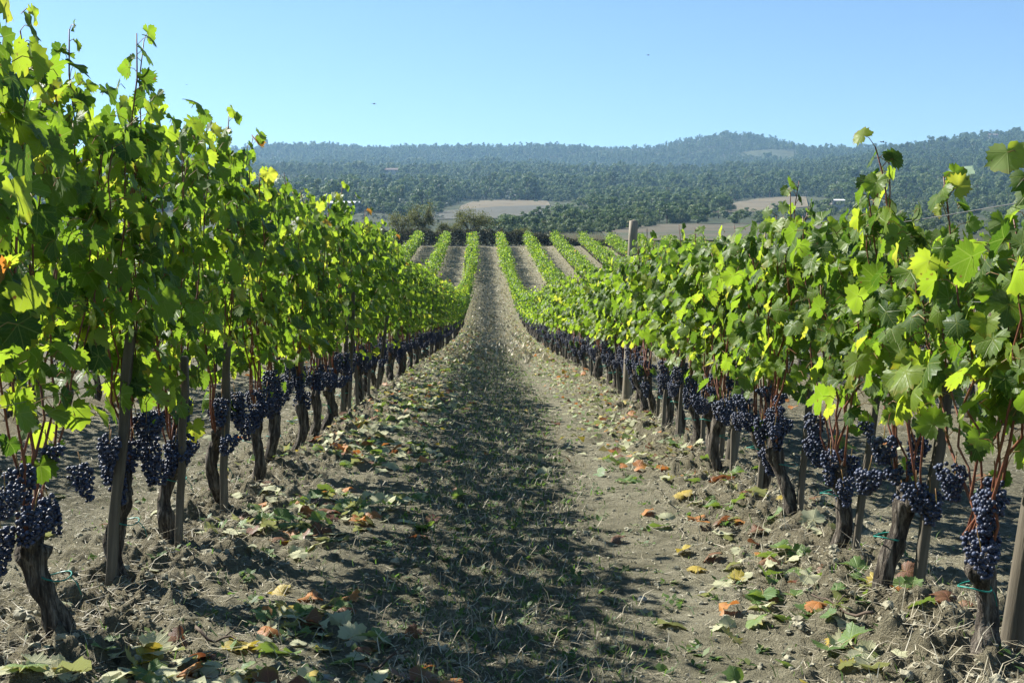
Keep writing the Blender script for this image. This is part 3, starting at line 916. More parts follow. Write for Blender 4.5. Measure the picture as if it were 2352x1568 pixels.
for side, YL, k in (("left", LEFT_Y, -1), ("right", RIGHT_Y, 1)):
    for i, y in enumerate(YL):
        if i < 9 or rng.random() < .3: continue
        lb = f"wooden stake beside the {ORD[i - 1]} vine from the front of the {side} row" if i < 20 else f"small far stake past the twentieth vine of the {side} row"
        stake(int(rng.integers(5)), float(row_x(k, y)) + rng.uniform(-.03, .09), y - .11, lb, rng.normal(.03, .05), rng.normal(0, .04), float(rng.uniform(.9, 1.15)), "vine stakes" if i < 20 else f"far stakes of the {side} row")

def post_mb(h, rad, seed):
    r = np.random.default_rng(seed); mb = MB()
    t = np.linspace(-.2, h, 14)
    tube(mb, np.stack([.006 * np.sin(t * 3), .004 * np.sin(t * 4), t], 1), np.linspace(rad * 1.1, rad * .95, 14), 14, 0, True, lambda tt, an: 1 + .035 * np.sin(an * 3 + 1) + .02 * np.sin(an * 7 + tt * 3))
    return mb
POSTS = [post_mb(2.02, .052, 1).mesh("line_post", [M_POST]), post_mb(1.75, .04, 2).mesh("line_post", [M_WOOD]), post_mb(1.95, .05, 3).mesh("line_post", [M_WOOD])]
for mi, k, y, dx, tx, lb in (
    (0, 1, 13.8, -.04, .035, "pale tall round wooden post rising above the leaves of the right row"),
    (1, 1, 8.5, .12, .10, "thin dark post leaning out of the top of the right row's leaves"),
    (1, 1, 26.0, .0, .02, "slender post in the right row well beyond the tall round post"),
    (2, -1, 97.0, -.42, .0, "lone dark post left of the far left row on the slope"),
    (2, -1, 110.0, -.02, .0, "post showing through the leaves of the left row high on the far slope"),
    (2, -2, 88.0, .2, .0, "post at the lower end of the second left row on the far slope"),
    (2, -1, 140.0, .0, .0, "end post of the left row below the dark hedge"),
    (2, 1, 140.0, .0, .0, "end post of the right row below the dark hedge"),
    (1, 1, 4.05, .22, .12, "pale post half hidden in the leaves at the right edge of the photo"),
):
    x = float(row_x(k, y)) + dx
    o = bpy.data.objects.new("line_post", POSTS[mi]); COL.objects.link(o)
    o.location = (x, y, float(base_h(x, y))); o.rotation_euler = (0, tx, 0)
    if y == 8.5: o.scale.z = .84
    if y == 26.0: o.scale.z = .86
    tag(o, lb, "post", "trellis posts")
for k, side in ((-1, "left"), (1, "right")):
    for hgt, nm in ((.80, "lowest"), (1.12, "middle"), (1.42, "top")):
        yy = np.concatenate([np.arange(1.2, 40, .8), np.arange(40, 141, 3.0)])
        xx = row_x(k, yy) + .03
        zz = base_h(xx, yy) + hgt + .01 * np.sin(yy * 1.3)
        mb = MB(); tube(mb, np.stack([xx, yy, zz], 1), .0015, 5)
        tag(mb.build("trellis_wire", [M_WIRE]), f"{nm} thin grey trellis wire running through the {side} row", "wire", "trellis wires")

# ------------------------------------------------------------------ fallen leaves
fr = np.random.default_rng(31)
cand = []
N = 9000
yy = 3.2 + 55 * fr.random(N) ** 2.2
uu = np.where(fr.random(N) < .56, fr.normal(-.95, .36, N), np.where(fr.random(N) < .68, fr.normal(1.30, .26, N), fr.uniform(-4.2, 4.2, N)))
dens = np.clip(.42 + 2.0 * fbm(uu * 1.6, yy * 1.1, 44, 3), 0, 1) * (1 - .75 * np.exp(-((uu - .25) / .6) ** 2))
keep = (fr.random(N) < dens * np.where(uu < -.2, .72, .46)) & (np.abs(uu) < 4.2)
yy, uu = yy[keep], uu[keep]
kinds_ = []
for u in uu:
    p = fr.random()
    if u < -.35: kk = "pale" if p < .50 else "green" if p < .82 else "yellow" if p < .85 else "orange" if p < .91 else "brown"
    elif u > .75: kk = "pale" if p < .42 else "green" if p < .76 else "yellow" if p < .80 else "orange" if p < .87 else "brown"
    else: kk = "pale" if p < .15 else "green" if p < .30 else "yellow" if p < .36 else "orange" if p < .60 else "brown"
    kinds_.append(kk)
size = fr.uniform(.046, .098, len(uu))
xw = uu + shift(yy)
zw = ground(xw, yy)
pxs = VPX + F * (xw - .02) / yy
pys = HY + F * (CAMH - zw) / yy
vis = (pxs > 5) & (pxs < 2345) & (pys < 1560)
order = np.argsort(-(size / yy) * vis)
FL = {}
for kk in M_FALL:
    for j in range(4):
        mb = MB()
        V, tri, qd = LEAVES_DRY[j + (2 if kk in ("brown",) else 0)] if kk in ("orange", "brown") or j % 2 else LEAVES[j * 3]
        V = V.copy(); V[:, 2] = V[:, 2] * (1.0 if kk in ("orange", "brown") else .8)
        mb.add(V, [tri, qd], 0, np.column_stack([V[:, 0], V[:, 1], np.full(len(V), (j + .5) / 4)]))
        tube(mb, [(0, 0, 0), (.02, -.25, .03), (.1, -.5, .02)], [.016, .014, .012], 4, 1, False)
        FL[kk, j] = mb.mesh("fallen_leaf", [M_FALL[kk], M_PET])
desc = {"green": "fresh green fallen leaf", "pale": "pale wilted fallen leaf", "yellow": "yellow fallen leaf", "orange": "crisp orange fallen leaf", "brown": "shrivelled brown fallen leaf"}
special = {}
def zone(u, y):
    # where the leaf lies
    if u < -1.54: return "on the soil left of the left row"
    if u < -.35: return "in the litter along the left row"
    if u > 1.58: return "on the soil right of the right row"
    if u > .75: return "in the litter along the right row"
    return "in the middle of the aisle"
rest = MB()
for rank, i in enumerate(order):
    kk = kinds_[i]; j = int(fr.integers(4))
    nx_, ny_ = fr.normal(0, .36, 2)
    if kk == "pale": rot = Euler((math.pi + ny_, nx_, fr.uniform(0, 6.28)))
    else: rot = Euler((ny_, nx_, fr.uniform(0, 6.28)))
    p = (float(xw[i]), float(yy[i]), float(zw[i]) + .008 + (0.014 if kk in ("orange", "brown") else 0.006))
    if rank < 300 and vis[i]:
        o = bpy.data.objects.new("fallen_leaf", FL[kk, j]); COL.objects.link(o)
        o.location = p; o.rotation_euler = rot; s_ = float(size[i]); o.scale = (s_, s_, s_)
        z_ = zone(uu[i], yy[i]); dist = "in the foreground" if yy[i] < 5.2 else "farther up"
        tag(o, f"{desc[kk]} {dist} {z_}", "leaf", f"{kk} fallen leaves {z_}, {dist}")
    else:
        V, tri, qd = LEAVES_MID[j]
        Rm = np.array(rot.to_matrix())
        mi = list(M_FALL).index(kk)
        rest.add((V * size[i]) @ Rm.T + np.array(p), [tri, qd], mi, np.column_stack([V[:, 0], V[:, 1], np.full(len(V), fr.random())]))
# dense far litter along the row feet
for k in (-1, 1, -2, 2, 3, 4, 5):
    n = 5500 if abs(k) == 1 else 1500
    y_ = 9 + 125 * fr.random(n) ** 1.25 if abs(k) == 1 else 60 + 80 * fr.random(n)
    u_ = np.where(fr.random(n) < .86, k * 1.22 + fr.normal(0, .24, n), fr.normal(0, 1.0, n)) if abs(k) == 1 else row_x(k, y_) - shift(y_) + fr.normal(0, .6, n)
    x_ = u_ + shift(y_); z_ = ground(x_, y_) + .02
    for a, b, c in zip(x_, y_, z_):
        V, tri, qd = LEAVES_MID[int(fr.integers(8))]
        Rm = np.array(Euler((fr.normal(0, .35) + (math.pi if fr.random() < .5 else 0), fr.normal(0, .35), fr.uniform(0, 6.28))).to_matrix())
        q = np.array([0, 8, 8, 4])
        W = (V[[0, 9, 13, 17, 21]] * fr.uniform(.03, .065)) @ Rm.T + [a, b, c]
        rest.add(W, [[[1, 2, 3, 4]]], int(fr.choice(5, p=[.28, .52, .06, .06, .08])), np.column_stack([V[[0, 9, 13, 17, 21], :2], np.full(5, fr.random())]))
tag(rest.build("fallen_leaves", list(M_FALL.values())), "small mixed fallen vine leaves littering the soil along the rows", "leaves", kind="stuff")

# ------------------------------------------------------------------ straw, grass, clods, stones, twigs
gr = np.random.default_rng(41)
def strips(mb, n, ypow, ymax, umin, umax, upfn, L0, L1, W, lo=0.0, hi=1.0, ufn=None, mats=0, zoff=.006):
    y = 3.1 + ymax * gr.random(n) ** ypow
    u = gr.uniform(umin, umax, n) if ufn is None else ufn(n)
    x = u + shift(y)
    z = ground(x, y) + zoff
    kp_ = gr.random(n) > (.86 * np.exp(-((u - .80) / .24) ** 2) + .5 * np.exp(-((u + .62) / .18) ** 2))
    y, u, x, z = y[kp_], u[kp_], x[kp_], z[kp_]; n = len(y)
    L = gr.uniform(L0, L1, n); a = gr.uniform(0, 2 * math.pi, n)
    up = upfn(n)
    d = np.stack([np.cos(a) * np.sqrt(1 - up ** 2), np.sin(a) * np.sqrt(1 - up ** 2), up], 1)
    p0 = np.stack([x, y, z], 1)
    w = np.cross(d, np.stack([gr.normal(0, .3, n), gr.normal(0, .3, n), np.ones(n)], 1)); 
    w = norm(np.where(np.abs(up)[:, None] > .6, np.stack([-np.sin(a), np.cos(a), 0 * a], 1), w)) * (W * gr.uniform(.6, 1.3, n) * (1 + y / 9.0))[:, None]
    bend = np.stack([gr.normal(0, .15, n), gr.normal(0, .15, n), np.where(up > .3, -.25, .06) + gr.normal(0, .08, n)], 1) * L[:, None]
    p1 = p0 + d * L[:, None] * .5; p2 = p0 + d * L[:, None] + bend
    p2[:, 2] = np.maximum(p2[:, 2], z - .01)
    V = np.stack([p0 - w, p0 + w, p1 + w * .9, p1 - w * .9, p2 + w * .25, p2 - w * .25], 1).reshape(-1, 3)
    b = np.arange(n)[:, None] * 6
    q = np.concatenate([b + [0, 1, 2, 3], b + [3, 2, 4, 5]])
    rd = np.repeat(gr.uniform(lo, hi, n), 6)
    mb.add(V, [q], mats, np.column_stack([0 * rd, 0 * rd, rd]))
flat = lambda n: np.abs(gr.normal(0, .12, n)).clip(0, .6)
upr = lambda n: gr.uniform(.45, .97, n)
sm = MB()
strips(sm, 46000, 1.8, 26, -4.2, 4.2, flat, .015, .075, .0009)
strips(sm, 8000, 1.8, 20, 0, 0, flat, .03, .14, .0010, .3, 1, lambda n: np.where(gr.random(n) < .5, -1.5, 1.5) + gr.normal(0, .28, n))
strips(sm, 9000, 1.8, 30, 0, 0, upr, .03, .11, .0012, .0, .8, lambda n: gr.normal(0.02, .42, n))
strips(sm, 2600, 1.8, 16, 0, 0, upr, .04, .15, .0009, .2, 1, lambda n: np.where(gr.random(n) < .3, -1.5, 1.5) + gr.normal(0, .22, n))
n = 26000
fy = 26 + 115 * gr.random(n) ** .8; fu = gr.uniform(-14, 26, n) * np.clip(fy / 120, .12, 1)
fx = fu + shift(fy); fe = row_dist(fx, fy)
kp = fe > .3; fy, fx = fy[kp], fx[kp]; n = len(fy)
fz = base_h(fx, fy) - .10 * (1 - np.exp(-(row_dist(fx, fy) / .42) ** 2))
hh = gr.uniform(.04, .13, n); ww = gr.uniform(.015, .06, n); aa = gr.uniform(0, 6.28, n); le = gr.normal(0, .06, (n, 2))
ca, sa_ = np.cos(aa) * ww, np.sin(aa) * ww
V = np.stack([np.stack([fx - ca, fy - sa_, fz - .01], 1), np.stack([fx + ca, fy + sa_, fz - .01], 1), np.stack([fx + ca * .6 + le[:, 0], fy + sa_ * .6 + le[:, 1], fz + hh], 1), np.stack([fx - ca * .8 + le[:, 0], fy - sa_ * .8 + le[:, 1], fz + hh * .7], 1)], 1).reshape(-1, 3)
sm.add(V, [np.arange(n * 4).reshape(n, 4)], 0, np.column_stack([np.zeros(n * 4)] * 2 + [np.repeat(gr.uniform(0, .8, n), 4)]))
tag(sm.build("dry_grass", [M_STRAW], smooth=False), "dry straw and dead grass stubble strewn over the soil", "grass", kind="stuff")
gm2 = MB()
cl = lambda n, s=.55: (lambda u: u)(gr.normal(.0, s, n))
strips(gm2, 9500, 1.7, 34, 0, 0, upr, .02, .075, .0016, 0, .8, lambda n: gr.normal(0, .5, n))
strips(gm2, 4000, 1.7, 20, -2.6, 2.8, upr, .02, .07, .0015, 0, .8)
# broad-leaved weed rosettes
for _ in range(900):
    y = 3.3 + 22 * gr.random() ** 1.7; u = gr.normal(0.05, .55) if gr.random() < .7 else gr.uniform(-2.3, 2.4)
    x = u + float(shift(y)); z = g1(x, y)
    for j in range(int(gr.integers(5, 12))):
        a = gr.uniform(0, 6.28); L = gr.uniform(.018, .05); el = gr.uniform(.2, .9)
        d = np.array([math.cos(a) * math.cos(el), math.sin(a) * math.cos(el), math.sin(el)])
        w = np.array([-math.sin(a), math.cos(a), 0]) * L * .28
        p = np.array([x, y, z]) + gr.normal(0, .02, 3) * [1, 1, .2]
        V = [p, p + d * L * .5 + w, p + d * L + [0, 0, -.004], p + d * L * .5 - w]
        gm2.add(V, [[[0, 1, 2, 3]]], 0, np.tile([0, 0, gr.uniform(.1, .85)], (4, 1)))
tag(gm2.build("grass", [M_GRASS]), "sparse green grass and small weeds growing in the aisle", "grass", kind="stuff")
cm = MB()
for _ in range(1700):
    y = 3.2 + 16 * gr.random() ** 1.8
    u = (np.where(gr.random() < .5, -1.5, 1.5) + gr.normal(0, .33)) if gr.random() < .8 else gr.uniform(-2.4, 2.5)
    x = u + float(shift(y)); s_ = gr.uniform(.006, .019) * (1.9 if gr.random() < .08 and abs(u) > 1.15 else 1)
    V = ICO2[0]
    o = gr.uniform(0, 50)
    k_ = 1 + .55 * vnoise(V[:, 0] * 1.7 + o, V[:, 1] * 1.7 + V[:, 2] * 1.3, 7) + .35 * vnoise(V[:, 0] * 4 + o, V[:, 2] * 4 + V[:, 1] * 3, 3)
    cm.add(V * k_[:, None] * s_ * [gr.uniform(.8, 1.3), gr.uniform(.8, 1.3), gr.uniform(.55, .9)] + [x, y, 0], [ICO2[1]])
for _ in range(9000):
    y = 3.2 + 9 * gr.random() ** 1.6; u = gr.uniform(-2.5, 2.6)
    if abs(abs(u) - 1.5) > .55 and gr.random() < .45: continue
    x = u + float(shift(y)); s_ = gr.uniform(.003, .010)
    V = ICO1[0] * (1 + .25 * gr.normal(0, 1, (len(ICO1[0]), 1)))
    cm.add(V * s_ * [gr.uniform(.7, 1.4), gr.uniform(.7, 1.4), gr.uniform(.5, 1)] + [x, y, 0], [ICO1[1]])
CV = cm.v
xs_ = np.array([c[:, 0].mean() for c in CV]); ys_ = np.array([c[:, 1].mean() for c in CV]); zs_ = ground(xs_, ys_)
for c, z in zip(CV, zs_): c[:, 2] += z + .003
tag(cm.build("soil_clods", [M_CLOD], smooth=False), "crumbly clods of dry earth heaped along the vine rows", "soil", kind="stuff")

def stone_mesh(seed):
    r = np.random.default_rng(seed); V = ICO3[0].copy()
    o = r.uniform(0, 50)
    k_ = 1 + .3 * vnoise(V[:, 0] * 1.5 + o, V[:, 1] * 1.5 + V[:, 2], 9)
    V = V * k_[:, None]; V = np.clip(V, [-.85, -.8, -.7], [.85, .9, .6])
    return MB().add(V, [ICO3[1]]).mesh("stone", [M_STONE], True)
ST = [stone_mesh(s_) for s_ in range(3)]
for px, py, sx, sy, sz, lb in (
    (88, 1382, .055, .04, .028, "flat pale stone behind the stump at the left edge"),
    (55, 1440, .05, .04, .018, "flat grey stone at the left edge below the stump"),
    (2130, 1185, .05, .035, .016, "flat white stone on the soil right of the thick leaning post"),
    (1480, 1385, .024, .02, .014, "small white stone on the sunlit strip, right of the aisle"),
    (745, 1562, .028, .02, .014, "small grey stone at the bottom edge, left of the aisle"),
    (2090, 1130, .03, .03, .022, "rounded brown-grey stone in shade under the right vines"),
    (1620, 1365, .022, .016, .01, "small flat stone near the right litter"),
):
    d = F * (CAMH + .09) / (py - 690.0 + 2); x = .02 + (px - VPX) / F * d
    o = bpy.data.objects.new("stone", ST[len(lb) % 3]); COL.objects.link(o)
    o.location = (x, d, g1(x, d) + sz * .3); o.scale = (sx, sy, sz); o.rotation_euler = (gr.normal(0, .1), gr.normal(0, .1), gr.uniform(0, 6))
    tag(o, lb, "stone", "loose stones")
for x, y, L, a, lb in ((1.28, 4.35, .34, 2.0, "bare dark twig lying on the bank before the thick leaning post"), (-.95, 4.25, .22, -.5, "pale broken twig among the leaf litter on the left"), (-.35, 4.0, .25, .9, "thin bent twig lying in the aisle shade near the bottom edge")):
    mb = MB(); t = np.linspace(-.5, .5, 8); P = np.stack([t * L * math.cos(a), t * L * math.sin(a) + .02 * np.sin(t * 7), .02 + .05 * np.abs(t) + .01 * np.sin(t * 11)], 1)
    tube(mb, P, np.linspace(.006, .003, 8), 6)
    tube(mb, [P[4], P[4] + [.04, .03, .03]], [.003, .002], 5)
    tag(mb.build("twig", [M_TWIG], loc=(x, y, g1(x, y))), lb, "twig", "loose twigs")

# ------------------------------------------------------------------ trees and woods beyond
def tree_mb(seed, leafmat, n=900, lobes=15, fs=.62, H=8.0, Wd=3.6, trunk=True, flat_=.8):
    """broadleaf tree about H tall: tapered trunk, limbs and many leaf clumps set in lobes"""
    r = np.random.default_rng(seed); mb = MB()
    C = []
    for k in range(lobes):
        a = r.uniform(0, 6.28); zc = r.uniform(.16, .84); w = Wd * (1 - ((zc - .52) / .62) ** 2) * math.sqrt(r.uniform(.05, 1)) * .78
        C.append((np.array([w * math.cos(a), w * math.sin(a), zc * H]), r.uniform(.26, .42) * Wd))
    if trunk:
        tube(mb, [(0, 0, -.4), (.05, 0, H * .15), (-.05, .05, H * .4), (0, 0, H * .8)], [H * .035, H * .026, H * .018, H * .006], 7, 1)
        for c, q in C[:6]:
            tube(mb, [(0, 0, H * .22), c * [.4, .4, .62], c], [H * .014, H * .009, H * .003], 5, 1)
    per = n // lobes
    for c, q in C:
        D = norm(r.normal(0, 1, (per, 3))); D[:, 2] = np.where(D[:, 2] < -.5, -D[:, 2], D[:, 2])
        P = c + D * (q * r.uniform(.55, 1.08, per) ** .6)[:, None] * [1, 1, flat_]
        N = norm(D + r.normal(0, .38, (per, 3))); T = norm(np.cross(N, r.normal(0, 1, (per, 3)))); U = np.cross(N, T)
        s_ = fs * r.uniform(.55, 1.2, per)[:, None]
        V = np.stack([P - T * s_ * .5, P + U * s_ * .42, P + T * s_ * .6, P - U * s_ * .42], 1).reshape(-1, 3)
        rd = np.clip(r.normal(.45, .16) + r.normal(0, .18, per), 0, 1)
        mb.add(V, [np.arange(per * 4).reshape(per, 4)], 0, np.column_stack([np.zeros(per * 4)] * 2 + [np.repeat(rd, 4)]))
    # inner leaf mass, so a crown is not see-through everywhere
    for c, q in C[: max(4, lobes // 2)]:
        V = ICO1[0] * q * .62 * (1 + .2 * r.normal(0, 1, (len(ICO1[0]), 1))) + c
        mb.add(V, [ICO1[1]], 0, np.tile([0, 0, .3], (len(V), 1)))
    return mb.mesh("woodland_tree", [leafmat, M_TWIG], False)
TREES = [tree_mb(60 + j, M_TREE, 1000, L_, .55, H_, W_) for j, (L_, H_, W_) in enumerate(((15, 8, 3.6), (22, 8.4, 4.1), (11, 9.2, 2.7), (18, 7.2, 3.9), (14, 8.6, 3.2)))]
BUSHES = [tree_mb(80 + j, M_TREEB, 700, 12, .5, 4.5, 3.2, True) for j in range(3)]
OLIVES = [tree_mb(90 + j, M_OLIVE, 420, 9, .42, 4.2, 2.3, True) for j in range(2)]
DG = np.linspace(152, 1440, 900)
def d_of(px, py):
    """distance at which the far land shows at picture row py in direction px"""
    Y = np.minimum.accumulate(ypx_of(np.full(DG.shape, px), DG))
    return float(np.interp(-py, -Y, DG))
def at(px, py):
    d = d_of(px, py)
    x = (px - VPX) / F * d
    return x, d, float(far_h(np.array([x]), np.array([d]))[0])
tr = np.random.default_rng(51)
def plant(name, me, px, py, hpx, wpx, H0, W0, label, cat, group, rz=None):
    x, d, z = at(px, py)
    o = bpy.data.objects.new(name, me); COL.objects.link(o)
    o.location = (x, d, z - .1)
    sz = hpx / F * d / H0; sxy = wpx / F * d / (2 * W0)
    o.scale = (sxy, sxy, sz); o.rotation_euler = (0, 0, tr.uniform(0, 6.28) if rz is None else rz)
    return tag(o, label, cat, group)
# the dense grove right of the aisle
gpx = [1120, 1200, 1300, 1400, 1500, 1600, 1690]
gtop = [512, 488, 460, 438, 438, 441, 458]
gbot = [540, 540, 538, 534, 520, 506, 484]
cnt = 0; pts_ = []
while cnt < 105:
    px = tr.uniform(1122, 1688)
    lo_, hi_ = np.interp(px, gpx, gtop) + 34, np.interp(px, gpx, gbot)
    py = hi_ if hi_ <= lo_ else tr.uniform(lo_, hi_)
    if any(abs(px - a) < 15 and abs(py - b) < 7 for a, b in pts_): 
        if tr.random() < .97: continue
    pts_.append((px, py)); cnt += 1
    hp = tr.uniform(32, 42)
    plant("woodland_tree", TREES[int(tr.integers(5))], px, py, hp, hp * tr.uniform(.95, 1.25), 7.4, 3.4, "dark green broadleaf tree in the dense grove right of the far aisle", "tree", "trees of the grove")
for px, py, h_, w_, kind, lb in (
    (1455, 537, 32, 42, "t", "small round dark tree alone below the grove, beside the far posts"),
    (1490, 513, 30, 60, "b", "pale green bush at the foot of the grove, left of its dark neighbour"),
    (1545, 514, 33, 40, "t", "dark bush standing on the field edge below the grove"),
    (1602, 517, 36, 58, "t", "broad dark bush in front of the dry field, the largest of its cluster"),
    (1570, 512, 30, 36, "b", "green bush wedged between two darker bushes below the dry field"),
    (1650, 502, 26, 60, "b", "low wide thicket along the bottom of the dry field"),
    (1692, 517, 34, 52, "t", "grey green bush right of the broad dark bush"),
    (1760, 502, 22, 70, "b", "low scrub below the right end of the dry field"),
    (1785, 490, 26, 34, "t", "dark upright bush at the right part of the dry field"),
    (1850, 505, 26, 80, "b", "wide olive-brown scrub just above the leaves right of the dry field"),
    (1905, 490, 30, 70, "b", "grey green scrub left of the big dark trees on the right"),
    (1965, 468, 58, 80, "t", "big dark tree, largest of the group on the right below the hill"),
    (1930, 462, 36, 50, "t", "dark tree at the left side of the big dark tree on the right"),
    (2010, 466, 48, 60, "t", "dark tree at the right side of the big dark tree on the right"),
    (2125, 440, 42, 50, "t", "dark tree showing behind the tall shoots left of the green meadow"),
    (2085, 446, 40, 50, "t", "dark tree partly hidden by tall vine shoots on the right"),
    (2255, 416, 34, 30, "b", "pale round tree on the right edge of the green meadow"),
    (2230, 436, 22, 60, "t", "low dark tree row under the green meadow"),
    (1330, 528, 22, 46, "b", "light green bush at the near edge of the grove"),
    (1250, 533, 20, 46, "b", "low green bush at the near left edge of the grove"),
    (1160, 533, 26, 44, "b", "green bush just right of the open tree behind the hedge"),
):
    plant("bush" if kind == "b" else "woodland_tree", (BUSHES if kind == "b" else TREES)[int(tr.integers(3))], px, py, h_, w_, 4.3 if kind == "b" else 7.4, 3.1 if kind == "b" else 3.4, lb, "bush" if kind == "b" else "tree", "trees and bushes below the hills")
for _ in range(64):
    px = tr.uniform(720, 1125); py = tr.uniform(497, 530)
    hp = tr.uniform(9, 15)
    plant("olive_tree", OLIVES[int(tr.integers(2))], px, py, hp, hp * 1.35, 4.0, 2.2, "small silvery olive tree on the low ground behind the hedge", "tree", "olive trees behind the hedge")
for _ in range(26):
    px = tr.uniform(700, 1010); py = tr.uniform(488, 500); hp = tr.uniform(18, 30)
    plant("woodland_tree", TREES[int(tr.integers(5))], px, py, hp, hp * 1.2, 7.4, 3.4, "bluish green tree at the foot of the forest behind the olive trees", "tree", "trees at the forest foot")

for _ in range(80):
    px = tr.uniform(1125, 1640) if tr.random() < .4 else tr.uniform(1125, 1430); py = np.interp(px, gpx, gbot) + tr.uniform(-5, 3); hp = tr.uniform(17, 27)
    plant("bush", BUSHES[int(tr.integers(3))], px, py, hp, hp * tr.uniform(1.2, 1.7), 4.3, 3.1, "green bush along the near foot of the dense grove", "bush", "bushes at the grove's foot")
for _ in range(75):
    px = tr.uniform(1690, 2200); py = tr.uniform(468, 513); hp = tr.uniform(13, 27)
    if px < 1860 and py < 492: continue
    plant("bush", BUSHES[int(tr.integers(3))], px, py, hp, hp * tr.uniform(1.5, 2.4), 4.3, 3.1, "low olive green scrub bush on the slope right of the dry field", "bush", "scrub right of the dry field")

for _ in range(60):
    px = tr.uniform(2000, 2420); py = tr.uniform(462, 545); hp = tr.uniform(16, 34)
    plant("bush", BUSHES[int(tr.integers(3))], px, py, hp, hp * tr.uniform(1.3, 2.0), 4.3, 3.1, "green bush on the slope behind the leaves of the right row", "bush", "bushes behind the right row")

# fields: draped sheets on the slopes
def field(name, poly, m):
    poly = np.array(poly, float)
    xs__ = np.linspace(poly[:, 0].min() + .5, poly[:, 0].max() - .5, 46)
    rows = []
    for px in xs__:
        cr = []
        for (x0, y0), (x1, y1) in zip(poly, np.roll(poly, -1, 0)):
            if (x0 - px) * (x1 - px) <= 0 and x0 != x1: cr.append(y0 + (y1 - y0) * (px - x0) / (x1 - x0))
        ds = np.linspace(d_of(px, max(cr)), d_of(px, min(cr)), 14)
        x = (px - VPX) / F * ds
        rows.append(np.stack([x, ds, far_h(x, ds) + .35], 1))
    V = np.concatenate(rows); n = 14
    i = np.arange(45)[:, None] * n + np.arange(n - 1)[None, :]
    q = np.stack([i, i + n, i + n + 1, i + 1], -1).reshape(-1, 4)
    tag(MB().add(V, [q]).build(name, [m]), kind="structure")
FIELDS = [
    ("field", [(1058, 476), (1090, 464), (1150, 461), (1258, 464), (1264, 474), (1150, 477), (1055, 483)], M_FTAN),
    ("field", [(980, 500), (1000, 489), (1055, 483), (1150, 477), (1264, 474), (1240, 490), (1150, 503), (1000, 506)], M_FGREY),
    ("field", [(1630, 488), (1690, 466), (1760, 457), (1852, 452), (1856, 478), (1760, 488), (1650, 492)], M_FTAN),
    ("field", [(1380, 533), (1480, 519), (1700, 516), (1960, 518), (2020, 556), (1390, 556)], M_FBRN),
    ("meadow", [(2150, 424), (2178, 392), (2236, 382), (2242, 424), (2160, 432)], M_FGRN),
    ("field", [(1698, 362.5), (1722, 359), (1822, 357), (1818, 361)], M_FTAN),
]
def inside(px, py, poly):
    poly = np.array(poly, float); c = np.zeros(px.shape, bool)
    for (x0, y0), (x1, y1) in zip(poly, np.roll(poly, -1, 0)):
        if y0 == y1: continue
        c ^= ((y0 > py) != (y1 > py)) & (px < (x1 - x0) * (py - y0) / (y1 - y0) + x0)
    return c
for nm, poly, m in FIELDS[:5]: field(nm, poly, m)
for px, py, h_ in ((1095, 466, 6), (1180, 463, 7), (1128, 464, 5), (1230, 465, 6)):
    plant("bush", BUSHES[0], px, py, h_, h_ * 2.5, 4.3, 3.1, "tiny bush along the top edge of the tan field behind the grove", "bush", "bushes on the tan field edge")

# the hill forest: one object, trees set on points by geometry nodes
wr = np.random.default_rng(61)
def scatter(d0, d1, sp):
    out = []
    d = d0
    while d < d1:
        w = 1.12 * d
        n = int(w / sp)
        px = -320 + (np.arange(n) + wr.uniform(-.45, .45, n)) / n * 3040
        dd = d + wr.uniform(-.45, .45, n) * sp
        out.append(np.stack([px, dd], 1)); d += sp
    return np.concatenate(out)
PT = np.concatenate([scatter(640, 1560, 7.0), scatter(1560, 2720, 8.0)])
px, d = PT[:, 0], PT[:, 1]
py = ypx_of(px, d)
ok = np.ones(len(PT), bool)
for nm, poly, m in FIELDS: 
    for up in ((0, 9, 17) if poly[0][0] != 1698 else (0, 5)): ok &= ~inside(px, py - up * 700 / np.maximum(d, 700), poly)
start = np.interp(px, [-400, 700, 1000, 1060, 1260, 1500, 1690, 1850, 2060, 2150, 2400, 2800], [640, 640, 660, 910, 905, 760, 900, 940, 860, 760, 700, 700])
ok &= d > start + 40 * vnoise(px / 40, d / 200, 5)
px, d = px[ok], d[ok]
x = (px - VPX) / F * d
z = far_h(x, d)
sc_ = np.clip(np.exp(wr.normal(-.10, .38, len(x))), .4, 1.9) * (1 + .35 * vnoise(x / 120, d / 120, 12))
me = bpy.data.meshes.new("hill_forest")
me.vertices.add(len(x)); me.vertices.foreach_set("co", np.stack([x, d, z - .3], 1).astype(np.float32).ravel())
a1 = me.attributes.new("siz", 'FLOAT', 'POINT'); a1.data.foreach_set("value", sc_.astype(np.float32))
a2 = me.attributes.new("rot", 'FLOAT', 'POINT'); a2.data.foreach_set("value", wr.uniform(0, 6.28, len(x)).astype(np.float32))
a3 = me.attributes.new("pick", 'INT', 'POINT'); a3.data.foreach_set("value", wr.choice(7, len(x), p=[.19, .19, .19, .19, .19, .03, .02]).astype(np.int32))
forest = bpy.data.objects.new("hill_forest", me); COL.objects.link(forest)
tag(forest, "dense broadleaf forest covering the blue green hills", "forest", kind="stuff")
ng = bpy.data.node_groups.new("forest_nodes", 'GeometryNodeTree')
ng.interface.new_socket("Geometry", in_out='INPUT', socket_type='NodeSocketGeometry')
ng.interface.new_socket("Geometry", in_out='OUTPUT', socket_type='NodeSocketGeometry')
gi, go = ng.nodes.new("NodeGroupInput"), ng.nodes.new("NodeGroupOutput")
iop = ng.nodes.new("GeometryNodeInstanceOnPoints")
jn = ng.nodes.new("GeometryNodeJoinGeometry")
first = {}
for o in bpy.data.objects:
    if o.type == 'MESH' and o.data in TREES + BUSHES[:1] + OLIVES[:1] and o.data.name not in first: first[o.data.name] = o
